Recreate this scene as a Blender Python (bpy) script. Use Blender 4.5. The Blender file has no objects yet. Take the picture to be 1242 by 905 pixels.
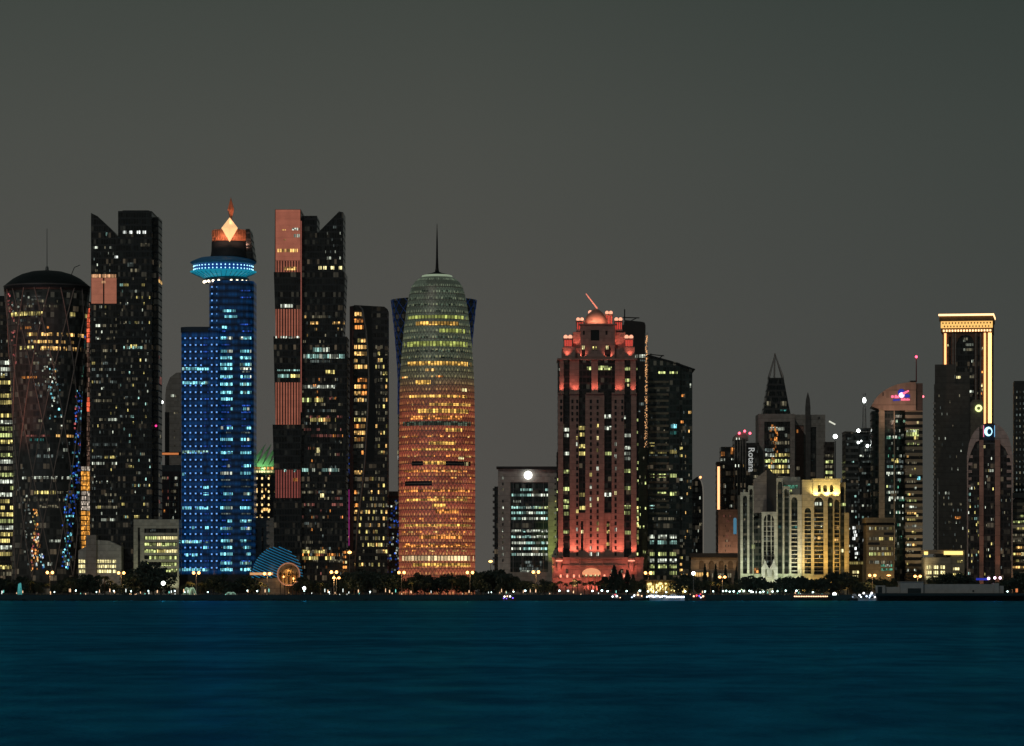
import bpy, bmesh, math, random
from mathutils import Vector, noise as mnoise

R = math.radians
sc = bpy.context.scene
COL = sc.collection
# ------------------------------------------------------------------ camera, sky, front fill, exposure
FPX, HOR, CAMZ, GZ = 4500.0, 714.0, 7.0, 3.0        # focal length and horizon in photo pixels, camera and land heights
cam = bpy.data.objects.new('camera', bpy.data.cameras.new('camera'))
COL.objects.link(cam)
cam.location = (0, 0, CAMZ)
cam.rotation_euler = (R(90), 0, 0)
cam.data.sensor_width = 36
cam.data.lens = 36 * FPX / 1242
cam.data.shift_y = (HOR - 452.5) / 1242
cam.data.clip_start, cam.data.clip_end = 1.0, 60000
sc.camera = cam

world = bpy.data.worlds.new('World')
sc.world = world
world.use_nodes = True
wt = world.node_tree
wt.nodes.clear()
def wn(t, **k):
    n = wt.nodes.new(t)
    for a, b in k.items(): setattr(n, a, b)
    return n
w_out = wn('ShaderNodeOutputWorld')
w_add = wn('ShaderNodeAddShader')
w_sky = wn('ShaderNodeTexSky', sky_type='NISHITA', sun_disc=False, sun_elevation=R(-5), sun_rotation=R(200))
w_b1 = wn('ShaderNodeBackground'); w_b1.inputs[1].default_value = 0.06
w_b2 = wn('ShaderNodeBackground'); w_b2.inputs[1].default_value = 1.0
w_tc = wn('ShaderNodeTexCoord')
w_sep = wn('ShaderNodeSeparateXYZ')
w_rz = wn('ShaderNodeValToRGB')                      # city glow: warm grey low down, greener and darker overhead
w_rx = wn('ShaderNodeValToRGB')
w_mr = wn('ShaderNodeMapRange'); w_mr.inputs[1].default_value = -0.16; w_mr.inputs[2].default_value = 0.16
w_mul = wn('ShaderNodeMixRGB', blend_type='MULTIPLY'); w_mul.inputs[0].default_value = 1.0
def ramp(node, stops):
    cr = node.color_ramp
    while len(cr.elements) > 1: cr.elements.remove(cr.elements[-1])
    for i, (p, c) in enumerate(stops):
        e = cr.elements[0] if i == 0 else cr.elements.new(p)
        e.position = p; e.color = (*c, 1)
ramp(w_rz, [(0.0, (.090, .085, .075)), (.03, (.085, .081, .073)), (.07, (.081, .080, .072)), (.12, (.069, .074, .065)),
            (.165, (.050, .060, .052)), (.30, (.034, .042, .040)), (1.0, (.018, .026, .027))])
ramp(w_rx, [(0.0, (1.0, 1.0, 1.0)), (.45, (1.0, .99, .985)), (.75, (.80, .85, .86)), (1.0, (.66, .74, .75))])
L = wt.links.new
L(w_tc.outputs['Generated'], w_sep.inputs[0])
L(w_sep.outputs['Z'], w_rz.inputs[0])
L(w_sep.outputs['X'], w_mr.inputs[0]); L(w_mr.outputs[0], w_rx.inputs[0])
L(w_rz.outputs[0], w_mul.inputs[1]); L(w_rx.outputs[0], w_mul.inputs[2])
L(w_mul.outputs[0], w_b2.inputs[0]); L(w_sky.outputs[0], w_b1.inputs[0])
L(w_b1.outputs[0], w_add.inputs[0]); L(w_b2.outputs[0], w_add.inputs[1]); L(w_add.outputs[0], w_out.inputs[0])

front_fill = bpy.data.objects.new('moon_light', bpy.data.lights.new('moon_light', 'SUN'))  # added fill from behind the camera, standing in for ambient city glow
COL.objects.link(front_fill)
front_fill.data.energy, front_fill.data.angle, front_fill.data.color = 0.27, R(0.5), (1, .95, .86)
front_fill.rotation_euler = (R(58), 0, R(-24))
sc.view_settings.view_transform = 'Standard'
sc.view_settings.look = 'None'
sc.view_settings.exposure = 0
HAZE = 1.4e-5
sc.view_settings.gamma = 1
sc.render.engine = 'CYCLES'
sc.cycles.use_denoising = True
sc.cycles.max_bounces = 5
sc.cycles.sample_clamp_indirect = 3

# ------------------------------------------------------------------ materials
MATS = {}
def newmat(name):
    m = bpy.data.materials.new(name); m.use_nodes = True
    nt = m.node_tree
    p = nt.nodes['Principled BSDF']
    return m, nt, p
def nd(nt, t, **k):
    n = nt.nodes.new(t)
    for a, b in k.items(): setattr(n, a, b)
    return n
def mth(nt, op, a, b=None, c=None):
    n = nt.nodes.new('ShaderNodeMath'); n.operation = op
    for i, v in enumerate((a, b, c)):
        if v is None: continue
        if isinstance(v, (int, float)): n.inputs[i].default_value = v
        else: nt.links.new(v, n.inputs[i])
    return n.outputs[0]
def uvsplit(nt):
    t = nd(nt, 'ShaderNodeUVMap'); s = nd(nt, 'ShaderNodeSeparateXYZ')
    nt.links.new(t.outputs[0], s.inputs[0])
    return s.outputs[0], s.outputs[1]
def plain(name, col, rough=.7, metal=0, spec=.4, var=.25):
    """matte surface with blotchy weathering"""
    if name in MATS: return MATS[name]
    m, nt, p = newmat(name)
    n = nd(nt, 'ShaderNodeTexNoise'); n.inputs['Scale'].default_value = .35; n.inputs['Detail'].default_value = 6
    g = nd(nt, 'ShaderNodeTexCoord'); nt.links.new(g.outputs['Object'], n.inputs['Vector'])
    mx = nd(nt, 'ShaderNodeMixRGB'); nt.links.new(n.outputs['Fac'], mx.inputs[0])
    mx.inputs[1].default_value = (*[c * (1 - var) for c in col], 1); mx.inputs[2].default_value = (*[min(1, c * (1 + var)) for c in col], 1)
    nt.links.new(mx.outputs[0], p.inputs['Base Color'])
    p.inputs['Roughness'].default_value = rough; p.inputs['Metallic'].default_value = metal
    p.inputs['Specular IOR Level'].default_value = spec
    MATS[name] = m; return m
def stone(name, col, fh=3.8, joint=.75):
    """cladding with horizontal floor joints and panel-to-panel tone differences"""
    if name in MATS: return MATS[name]
    m, nt, p = newmat(name)
    u, v = uvsplit(nt)
    fv = mth(nt, 'FRACT', mth(nt, 'DIVIDE', v, fh))
    line = mth(nt, 'LESS_THAN', fv, .1)
    cb = nd(nt, 'ShaderNodeCombineXYZ')
    nt.links.new(mth(nt, 'FLOOR', mth(nt, 'DIVIDE', u, 1.7)), cb.inputs[0]); nt.links.new(mth(nt, 'FLOOR', mth(nt, 'DIVIDE', v, fh * .5)), cb.inputs[1])
    wn_ = nd(nt, 'ShaderNodeTexWhiteNoise', noise_dimensions='2D'); nt.links.new(cb.outputs[0], wn_.inputs['Vector'])
    k = mth(nt, 'MULTIPLY', mth(nt, 'ADD', mth(nt, 'MULTIPLY', wn_.outputs[0], .3), .8), mth(nt, 'SUBTRACT', 1.0, mth(nt, 'MULTIPLY', line, 1 - joint)))
    mx = nd(nt, 'ShaderNodeMixRGB', blend_type='MULTIPLY'); mx.inputs[0].default_value = 1; mx.inputs[1].default_value = (*col, 1)
    nt.links.new(k, mx.inputs[2]); nt.links.new(mx.outputs[0], p.inputs['Base Color'])
    p.inputs['Roughness'].default_value = .75; p.inputs['Specular IOR Level'].default_value = .25
    MATS[name] = m; return m
def curtain(name, glass, band, fh=4.0, bw=1.6, bandf=.3, mullf=.12, rough=.18, faint=.04):
    """curtain wall: glass panes of slightly different tone, a spandrel band on every floor, thin mullions"""
    if name in MATS: return MATS[name]
    m, nt, p = newmat(name)
    u, v = uvsplit(nt)
    fu, fv = mth(nt, 'DIVIDE', u, bw), mth(nt, 'DIVIDE', v, fh)
    isband = mth(nt, 'LESS_THAN', mth(nt, 'FRACT', fv), bandf)
    ismull = mth(nt, 'LESS_THAN', mth(nt, 'FRACT', fu), mullf)
    frame = mth(nt, 'MAXIMUM', isband, ismull)
    cb = nd(nt, 'ShaderNodeCombineXYZ')
    nt.links.new(mth(nt, 'FLOOR', fu), cb.inputs[0]); nt.links.new(mth(nt, 'FLOOR', fv), cb.inputs[1])
    w = nd(nt, 'ShaderNodeTexWhiteNoise', noise_dimensions='2D'); nt.links.new(cb.outputs[0], w.inputs['Vector'])
    g = nd(nt, 'ShaderNodeMixRGB'); nt.links.new(w.outputs[0], g.inputs[0])
    g.inputs[1].default_value = (*[c * .35 for c in glass], 1); g.inputs[2].default_value = (*[c * 1.8 for c in glass], 1)
    mx = nd(nt, 'ShaderNodeMixRGB'); nt.links.new(frame, mx.inputs[0]); nt.links.new(g.outputs[0], mx.inputs[1])
    mx.inputs[2].default_value = (*band, 1)
    nt.links.new(mx.outputs[0], p.inputs['Base Color'])
    rr = mth(nt, 'ADD', rough, mth(nt, 'MULTIPLY', frame, .4)); nt.links.new(rr, p.inputs['Roughness'])
    # faint lamps left on in some rooms, floor by floor
    fl = nd(nt, 'ShaderNodeTexWhiteNoise', noise_dimensions='1D'); nt.links.new(mth(nt, 'FLOOR', fv), fl.inputs['W'])
    on = mth(nt, 'MULTIPLY', mth(nt, 'POWER', w.outputs[0], 9), mth(nt, 'MULTIPLY', mth(nt, 'SUBTRACT', 1.0, frame), mth(nt, 'POWER', fl.outputs[0], 2)))
    cr = nd(nt, 'ShaderNodeMixRGB'); nt.links.new(fl.outputs[0], cr.inputs[0]); cr.inputs[1].default_value = (.7, .85, .75, 1); cr.inputs[2].default_value = (1, .7, .4, 1)
    nt.links.new(cr.outputs[0], p.inputs['Emission Color']); nt.links.new(mth(nt, 'MULTIPLY', on, faint * 4), p.inputs['Emission Strength'])
    m.cycles.emission_sampling = 'NONE'
    MATS[name] = m; return m
def window_mat(name, col, s, pane=1.5, lo=.08, hi=1.0):
    """a lit room behind panes: every pane its own brightness, blinds and furniture breaking it up, dark mullions"""
    if name in MATS: return MATS[name]
    m, nt, p = newmat(name)
    u, v = uvsplit(nt)
    fu = mth(nt, 'DIVIDE', u, pane)
    cb = nd(nt, 'ShaderNodeCombineXYZ')
    nt.links.new(mth(nt, 'FLOOR', fu), cb.inputs[0]); nt.links.new(mth(nt, 'FLOOR', mth(nt, 'DIVIDE', v, 3.0)), cb.inputs[1])
    w = nd(nt, 'ShaderNodeTexWhiteNoise', noise_dimensions='2D'); nt.links.new(cb.outputs[0], w.inputs['Vector'])
    b = mth(nt, 'ADD', mth(nt, 'MULTIPLY', mth(nt, 'POWER', w.outputs[0], 2.0), (hi - lo) * 1.35), lo)
    b = mth(nt, 'MULTIPLY', b, mth(nt, 'GREATER_THAN', mth(nt, 'FRACT', fu), .24))
    n = nd(nt, 'ShaderNodeTexNoise'); n.inputs['Scale'].default_value = .9; n.inputs['Detail'].default_value = 3
    t = nd(nt, 'ShaderNodeUVMap'); nt.links.new(t.outputs[0], n.inputs['Vector'])
    b = mth(nt, 'MULTIPLY', b, mth(nt, 'MULTIPLY_ADD', n.outputs['Fac'], 1.6, .2))
    p.inputs['Base Color'].default_value = (.02, .02, .02, 1); p.inputs['Roughness'].default_value = .3
    p.inputs['Emission Color'].default_value = (*col, 1)
    nt.links.new(mth(nt, 'MULTIPLY', b, s), p.inputs['Emission Strength'])
    m.cycles.emission_sampling = 'NONE'
    MATS[name] = m; return m
def panel_mat(name, col, s):
    """an evenly backlit panel, slightly cloudy"""
    if name in MATS: return MATS[name]
    m, nt, p = newmat(name)
    t = nd(nt, 'ShaderNodeUVMap'); n = nd(nt, 'ShaderNodeTexNoise'); n.inputs['Scale'].default_value = .22; n.inputs['Detail'].default_value = 4
    nt.links.new(t.outputs[0], n.inputs['Vector'])
    u, v = uvsplit(nt)
    j = mth(nt, 'MULTIPLY_ADD', mth(nt, 'GREATER_THAN', mth(nt, 'FRACT', mth(nt, 'DIVIDE', v, 3.8)), .1), .14, .86)
    p.inputs['Base Color'].default_value = (*[c * .3 for c in col], 1); p.inputs['Emission Color'].default_value = (*col, 1)
    nt.links.new(mth(nt, 'MULTIPLY', mth(nt, 'MULTIPLY', mth(nt, 'MULTIPLY_ADD', n.outputs['Fac'], .7, .65), j), s), p.inputs['Emission Strength'])
    MATS[name] = m; return m
def lamp_mat(name, col, s, sample=True):
    if name in MATS: return MATS[name]
    m, nt, p = newmat(name)
    p.inputs['Base Color'].default_value = (*[c * .5 for c in col], 1)
    p.inputs['Emission Color'].default_value = (*col, 1); p.inputs['Emission Strength'].default_value = s
    m.cycles.emission_sampling = 'AUTO' if sample else 'NONE'
    MATS[name] = m; return m

STEEL = plain('steel', (.25, .25, .25), .4, .8)
W = {
    'warm': window_mat('window_warm', (1, .58, .18), 1.5),
    'yel': window_mat('window_yellow', (.95, .78, .25), 1.35),
    'lime': window_mat('window_lime', (.80, .90, .33), 1.15),
    'white': window_mat('window_white', (.85, .92, .75), 1.2),
    'cool': window_mat('window_cool', (.50, .90, .80), 1.0),
    'teal': window_mat('window_teal', (.10, .55, .50), .6),
    'orange': window_mat('window_orange', (1, .36, .08), 1.5),
    'dim': window_mat('window_dim', (.75, .66, .42), .28),
    'dimc': window_mat('window_dim_cool', (.50, .62, .58), .25),
    'blue': window_mat('window_blue', (.04, .16, .9), .8, pane=.9),
    'bteal': window_mat('window_blue_teal', (.26, .82, .95), 1.9, lo=.15),
    'green': window_mat('window_green', (.20, .70, .45), .6, pane=.9),
    'pink': window_mat('window_pink', (1, .22, .22), .8, pane=.9),
    'rose': window_mat('window_rose', (.75, .25, .20), .35, pane=1.2),
    'bright': window_mat('window_bright', (1, .86, .40), 1.6, lo=.4),
    'purew': window_mat('window_pure_white', (.95, 1, .95), 1.8, lo=.4),
}

# ------------------------------------------------------------------ mesh builder
class MB:
    def __init__(self):
        self.v, self.f, self.uv, self.mi = [], [], [], []
    def face(self, pts, uvs=None, m=0):
        i = len(self.v); self.v += [tuple(p) for p in pts]
        self.f.append(tuple(range(i, i + len(pts))))
        if uvs is None: uvs = [(p[0] + p[1], p[2]) for p in pts]
        self.uv += uvs; self.mi.append(m)
    def box(self, x0, x1, y0, y1, z0, z1, m=0, top=None):
        t = m if top is None else top
        self.face([(x0, y0, z0), (x1, y0, z0), (x1, y0, z1), (x0, y0, z1)], [(x0, z0), (x1, z0), (x1, z1), (x0, z1)], m)
        self.face([(x1, y1, z0), (x0, y1, z0), (x0, y1, z1), (x1, y1, z1)], [(x1, z0), (x0, z0), (x0, z1), (x1, z1)], m)
        self.face([(x1, y0, z0), (x1, y1, z0), (x1, y1, z1), (x1, y0, z1)], [(y0, z0), (y1, z0), (y1, z1), (y0, z1)], m)
        self.face([(x0, y1, z0), (x0, y0, z0), (x0, y0, z1), (x0, y1, z1)], [(y1, z0), (y0, z0), (y0, z1), (y1, z1)], m)
        self.face([(x0, y0, z1), (x1, y0, z1), (x1, y1, z1), (x0, y1, z1)], None, t)
        self.face([(x0, y1, z0), (x1, y1, z0), (x1, y0, z0), (x0, y0, z0)], None, t)
        return self
    def outline(self, pts, y0, y1, m=0):
        """an upright outline (x, z), anticlockwise seen from the front, extruded from y0 back to y1"""
        n = len(pts)
        self.face([(x, y0, z) for x, z in pts], [(x, z) for x, z in pts], m)
        self.face([(x, y1, z) for x, z in reversed(pts)], [(x, z) for x, z in reversed(pts)], m)
        for i in range(n):
            (xa, za), (xb, zb) = pts[i], pts[(i + 1) % n]
            self.face([(xb, y0, zb), (xa, y0, za), (xa, y1, za), (xb, y1, zb)], [(y0, zb), (y0, za), (y1, za), (y1, zb)], m)
        return self
    def loft(self, rings, m=0, caps=True):
        """closed rings of equal count from the bottom up"""
        n = len(rings[0])
        us = [0]
        for i in range(n):
            a, b = Vector(rings[0][i]), Vector(rings[0][(i + 1) % n]); us.append(us[-1] + (b - a).length)
        for r0, r1 in zip(rings, rings[1:]):
            for i in range(n):
                j = (i + 1) % n
                self.face([r0[i], r0[j], r1[j], r1[i]], [(us[i], r0[i][2]), (us[i + 1], r0[j][2]), (us[i + 1], r1[j][2]), (us[i], r1[i][2])], m)
        if caps:
            self.face(list(reversed(rings[0])), None, m); self.face(rings[-1], None, m)
        return self
    def lathe(self, prof, cx=0, cy=0, n=40, m=0, ky=1.0, caps=True):
        rings = [[(cx + r * math.cos(t), cy + ky * r * math.sin(t), z) for t in [2 * math.pi * i / n - math.pi / 2 for i in range(n)]] for r, z in prof]
        return self.loft(rings, m, caps)
    def tube(self, a, b, r0, r1=None, n=6, m=0):
        r1 = r0 if r1 is None else r1
        a, b = Vector(a), Vector(b); d = (b - a).normalized()
        e = d.orthogonal().normalized(); f = d.cross(e)
        rg = lambda c, r: [tuple(c + e * (r * math.cos(2 * math.pi * i / n)) + f * (r * math.sin(2 * math.pi * i / n))) for i in range(n)]
        return self.loft([rg(a, r0), rg(b, r1)], m)
    def ball(self, c, r, n=10, m=0, kz=1.0):
        k = n // 2
        prof = [(max(.02, math.sin(math.pi * i / k)) * r, c[2] - math.cos(math.pi * i / k) * r * kz) for i in range(k + 1)]
        return self.lathe(prof, c[0], c[1], n, m)
    def build(self, name, mats, parent=None, smooth=False, loc=None):
        me = bpy.data.meshes.new(name)
        me.from_pydata(self.v, [], self.f)
        ul = me.uv_layers.new(name='UVMap')
        flat = [c for uv in self.uv for c in uv]
        ul.data.foreach_set('uv', flat)
        if not isinstance(mats, (list, tuple)): mats = [mats]
        for q in mats: me.materials.append(q)
        me.polygons.foreach_set('material_index', self.mi)
        if smooth:
            bm = bmesh.new(); bm.from_mesh(me)
            bmesh.ops.remove_doubles(bm, verts=bm.verts, dist=.002)
            for f in bm.faces: f.smooth = len(f.verts) <= 4
            bm.to_mesh(me); bm.free()
        me.update()
        o = bpy.data.objects.new(name, me); COL.objects.link(o)
        if parent: o.parent = parent
        if loc: o.location = loc
        return o
def tag(o, label=None, cat=None, group=None, kind=None):
    if label: o['label'] = label
    if cat: o['category'] = cat
    if group: o['group'] = group
    if kind: o['kind'] = kind
    return o
def empty(name, loc, label, cat, group=None):
    o = bpy.data.objects.new(name, None); COL.objects.link(o); o.location = loc
    o.empty_display_size = 2
    return tag(o, label, cat, group)
def copy_tree(src, loc, label=None, parent=None, rz=None):
    c = src.copy(); COL.objects.link(c)
    if parent is None:
        c.location = loc
        if rz is not None: c.rotation_euler = (0, 0, rz)
        if label: c['label'] = label
    else: c.parent = parent
    for ch in [k for k in src.children]: copy_tree(ch, None, None, c)
    return c
def spot(loc, target, watts, col, size=60, blend=.8, radius=.5, parent=None):
    l = bpy.data.lights.new('floodlight_beam', 'SPOT')
    l.energy, l.color, l.spot_size, l.spot_blend, l.shadow_soft_size = watts, col, R(size), blend, radius
    o = bpy.data.objects.new('floodlight_beam', l); COL.objects.link(o)
    o.location = loc
    o.rotation_euler = (Vector(target) - Vector(loc)).to_track_quat('-Z', 'Y').to_euler()
    if parent: o.parent = parent
    return o
def at(px, Y): return (px - 621) * Y / FPX
def zat(py, Y): return CAMZ + (HOR - py) * Y / FPX

class B:
    """one building: an Empty on the ground; sizes are taken from the photograph in pixels and turned into metres at its own distance"""
    def __init__(s, name, label, pxc, Y, cat='tower', group=None, seed=None):
        s.s, s.pxc, s.Y = Y / FPX, pxc, Y
        s.root = empty(name, (at(pxc, Y), Y, GZ), label, cat, group)
        s.w = []; s.r = random.Random(seed if seed is not None else int(pxc * 7 + Y))
    def X(s, px): return (px - s.pxc) * s.s
    def Z(s, py): return 0.0 if py is None else max(0.0, CAMZ - GZ + (HOR - py) * s.s)
    def box(s, mb, p0, p1, t, b, y0, y1, m=0, top=None):
        return mb.box(s.X(p0), s.X(p1), y0, y1, s.Z(b), s.Z(t), m, top)
    def poly(s, mb, pts, y0, y1, m=0):
        return mb.outline([(s.X(a), s.Z(b)) for a, b in pts], y0, y1, m)
    def part(s, name, mb, mats, parent=None, label=None, smooth=False, kind=None):
        o = mb.build(name, mats, parent or s.root, smooth)
        if label: o['label'] = label
        if kind: o['kind'] = kind
        return o
    # lit windows -------------------------------------------------------
    def flat(s, y): return lambda u, v, off: (u, y - off, v)
    def side(s, px): return lambda u, v, off: (s.X(px) + off, u, v)
    def round(s, pc, rf, cy, ky=1.0):
        cx = s.X(pc)
        def fn(u, v, off):
            r = rf(v)
            t = max(-.999, min(.999, (u - cx) / r))
            a = math.asin(t); r += off
            return (cx + r * math.sin(a), cy - ky * r * math.cos(a), v)
        return fn
    def win(s, p0, p1, t, b, mat, fn):
        s.w.append((s.X(p0), s.X(p1), s.Z(b), s.Z(t), mat, fn))
    def winm(s, u0, u1, v0, v1, mat, fn): s.w.append((u0, u1, v0, v1, mat, fn))
    def row(s, y, p0, p1, mat, fn, h=4.2, fill=.8, bay=5, alt=None):
        """one floor of windows lit in uneven runs"""
        p = p0
        while p < p1 - 1:
            n = s.r.choice((1, 1, 1, 2, 2, 3)); q = min(p1, p + n * bay)
            if s.r.random() < fill:
                s.win(p + .4, q - .4, y - h / 2, y + h / 2, s.r.choice(alt) if alt and s.r.random() < .4 else mat, fn)
            p = q
    def rows(s, y0, y1, step, p0, p1, mats, fn, pf=.5, fill=.6, ps=.08, bay=4, h=.42):
        bay = max(1.9, bay * .55)
        fill *= .9; ps *= 1.25; pf = min(.9, pf * 1.15)
        # a facade: floors lit along most of their length, floors with a few lit rooms, dark floors
        y = y0
        while y < y1:
            if s.r.random() < pf:
                s.row(y, p0, p1, s.r.choice(mats), fn, step * h, fill * s.r.uniform(.6, 1.2), bay, mats)
            else:
                p = p0
                while p < p1 - bay * .5:
                    if s.r.random() < ps: s.win(p + .5, min(p1, p + bay) - .4, y - step * h / 2, y + step * h / 2, s.r.choice(mats), fn)
                    p += bay
            y += step
    def _strip(s, mb, w, m):
        u0, u1, v0, v1, _, fn = w
        if u1 - u0 < .05 or v1 - v0 < .05: return
        n = max(1, int((u1 - u0) / 2.5)); o = .10
        du = s.r.random() * 40
        for i in range(n):
            a, b = u0 + (u1 - u0) * i / n, u0 + (u1 - u0) * (i + 1) / n
            F = [fn(a, v0, o), fn(b, v0, o), fn(b, v1, o), fn(a, v1, o)]
            K = [fn(a, v0, 0), fn(b, v0, 0), fn(b, v1, 0), fn(a, v1, 0)]
            q = [(a + du, v0), (b + du, v0), (b + du, v1), (a + du, v1)]
            mb.face(F, q, m)
            mb.face([K[0], K[1], F[1], F[0]], q, m); mb.face([F[3], F[2], K[2], K[3]], q, m)
            if i == 0: mb.face([K[0], F[0], F[3], K[3]], q, m)
            if i == n - 1: mb.face([F[1], K[1], K[2], F[2]], q, m)
    def flush(s, cap=90):
        ws = sorted(s.w, key=lambda w: -(w[1] - w[0]) * (w[3] - w[2]))
        for w in ws[:cap]:
            mb = MB(); s._strip(mb, w, 0)
            if mb.v: mb.build('window', W[w[4]] if isinstance(w[4], str) else w[4], s.root)
        rest = ws[cap:]
        if rest:
            mb, ms = MB(), []
            for w in rest:
                q = W[w[4]] if isinstance(w[4], str) else w[4]
                if q not in ms: ms.append(q)
                s._strip(mb, w, ms.index(q))
            if mb.v: tag(mb.build('distant_windows', ms, s.root), kind='stuff')
        s.w = []
def arched_wall(mb, b, p0, p1, t, bot, y, thick, holes, m=0):
    """a wall from p0 to p1 with openings (left, right, top, bottom, arched) cut right through it"""
    holes = sorted(holes)
    xs = [p0]; z0, z1 = b.Z(bot), b.Z(t)
    for (a, c, ht, hb, arch) in holes:
        if a > xs[-1] + .01: mb.box(b.X(xs[-1]), b.X(a), y, y + thick, z0, z1, m)
        xa, xb, zt, zb = b.X(a), b.X(c), b.Z(ht), b.Z(hb)
        if zb > z0 + .05: mb.box(xa, xb, y, y + thick, z0, zb, m)
        n = 8 if arch else 1
        rad = (xb - xa) / 2
        def zf(x):
            if not arch: return zt
            d = min(1, abs(x - (xa + xb) / 2) / rad)
            return zt - rad + rad * math.sqrt(max(0, 1 - d * d))
        pts = [(xa + (xb - xa) * i / n) for i in range(n + 1)]
        for u, v in zip(pts, pts[1:]):
            mb.outline([(u, zf(u)), (v, zf(v)), (v, z1), (u, z1)], y, y + thick, m)
        xs.append(c)
    if p1 > xs[-1] + .01: mb.box(b.X(xs[-1]), b.X(p1), y, y + thick, z0, z1, m)

# ------------------------------------------------------------------ setting: water, land, promenade, road
def sheet(name, x0, x1, y0, y1, z, mat):
    mb = MB(); mb.face([(x0, y0, z), (x1, y0, z), (x1, y1, z), (x0, y1, z)], [(x0, y0), (x1, y0), (x1, y1), (x0, y1)])
    o = mb.build(name, mat); return tag(o, kind='structure')
def water_mat():
    m, nt, p = newmat('sea_water')
    nt.nodes.remove(p)
    out = nt.nodes['Material Output']
    tc = nd(nt, 'ShaderNodeTexCoord')
    mp = nd(nt, 'ShaderNodeMapping'); mp.inputs['Scale'].default_value = (2.0, .8, 1); nt.links.new(tc.outputs['Object'], mp.inputs[0])
    mw = nd(nt, 'ShaderNodeMapping'); mw.inputs['Scale'].default_value = (.8, 1, 1); nt.links.new(tc.outputs['Object'], mw.inputs[0])
    n1 = nd(nt, 'ShaderNodeTexNoise'); n1.inputs['Scale'].default_value = .09; n1.inputs['Detail'].default_value = 5
    n2 = nd(nt, 'ShaderNodeTexNoise'); n2.inputs['Scale'].default_value = .8; n2.inputs['Detail'].default_value = 4
    n3 = nd(nt, 'ShaderNodeTexNoise'); n3.inputs['Scale'].default_value = .018; n3.inputs['Detail'].default_value = 4
    for n in (n1, n2): nt.links.new(mp.outputs[0], n.inputs['Vector'])
    nt.links.new(mw.outputs[0], n3.inputs['Vector'])
    h = mth(nt, 'ADD', mth(nt, 'MULTIPLY', n1.outputs['Fac'], 3.4), mth(nt, 'MULTIPLY', n2.outputs['Fac'], .45))
    bp = nd(nt, 'ShaderNodeBump'); bp.inputs['Strength'].default_value = .6; bp.inputs['Distance'].default_value = 1.0
    nt.links.new(h, bp.inputs['Height'])
    gl = nd(nt, 'ShaderNodeBsdfGlossy'); gl.inputs['Roughness'].default_value = .22
    nt.links.new(bp.outputs[0], gl.inputs['Normal'])
    mx = nd(nt, 'ShaderNodeMixRGB')
    k = nd(nt, 'ShaderNodeMapRange'); k.inputs[1].default_value = .40; k.inputs[2].default_value = .60
    nt.links.new(mth(nt, 'ADD', mth(nt, 'MULTIPLY', n3.outputs['Fac'], .5), mth(nt, 'MULTIPLY', n1.outputs['Fac'], .5)), k.inputs[0])
    nt.links.new(k.outputs[0], mx.inputs[0])
    mx.inputs[1].default_value = (.014, .25, .60, 1); mx.inputs[2].default_value = (.022, .50, 1.0, 1)   # lighter and darker ripple reflections painted into the gloss tint
    nt.links.new(mx.outputs[0], gl.inputs['Color'])
    df = nd(nt, 'ShaderNodeBsdfDiffuse'); nt.links.new(bp.outputs[0], df.inputs['Normal']); md = nd(nt, 'ShaderNodeMixRGB'); nt.links.new(k.outputs[0], md.inputs[0]); md.inputs[1].default_value = (.010, .160, .275, 1); md.inputs[2].default_value = (.016, .29, .47, 1); nt.links.new(md.outputs[0], df.inputs['Color'])  # same ripple light and dark painted into the body colour
    ms = nd(nt, 'ShaderNodeMixShader'); ms.inputs[0].default_value = .52
    nt.links.new(df.outputs[0], ms.inputs[1]); nt.links.new(gl.outputs[0], ms.inputs[2]); nt.links.new(ms.outputs[0], out.inputs[0])
    return m
SEA = 2150
sheet('water', -3500, 3500, -300, SEA + 6, 0, water_mat())
sheet('ground', -3500, 3500, SEA + 20, 6000, GZ - .02, plain('dry_ground', (.07, .06, .05)))
sheet('promenade', -3400, 3400, SEA + .6, SEA + 24, GZ + .01, plain('paving', (.16, .14, .12)))
sheet('road', -3400, 3400, SEA + 30, SEA + 52, GZ + .012, plain('asphalt', (.05, .05, .05)))
mb = MB()
for k in range(-60, 61): mb.face([(k * 12, SEA + 40.9, GZ + .02), (k * 12 + 5, SEA + 40.9, GZ + .02), (k * 12 + 5, SEA + 41.1, GZ + .02), (k * 12, SEA + 41.1, GZ + .02)])
tag(mb.build('road_marking', plain('road_paint', (.7, .7, .65))), kind='structure')
mb = MB(); mb.box(-3400, 3400, SEA + 24, SEA + 24.4, GZ - .3, GZ + .14); mb.box(-3400, 3400, SEA + 29.6, SEA + 30, GZ - .3, GZ + .14)
tag(mb.build('kerb', plain('kerb_stone', (.3, .29, .27))), kind='structure')
wall = MB()
wall.box(-3400, 3400, SEA, SEA + .6, -3, GZ + .05)
wall.box(-3400, 3400, SEA - .12, SEA + .72, GZ + .05, GZ + .35)
tag(wall.build('seawall', plain('seawall_stone', (.006, .045, .062), .6)), 'long dark stone seawall holding the promenade above the water', 'seawall')
mb = MB()
for i in range(-260, 261):
    if abs(i) <= 260: mb.tube((i * 1.5, SEA + .3, GZ + .35), (i * 1.5, SEA + .3, GZ + 1.35), .035, n=4)
for z in (.65, 1.0, 1.35): mb.tube((-390, SEA + .3, GZ + z), (390, SEA + .3, GZ + z), .035, n=4)
tag(mb.build('railing', STEEL), 'thin steel railing standing along the top of the dark seawall', 'railing')
rr = random.Random(5)
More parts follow.
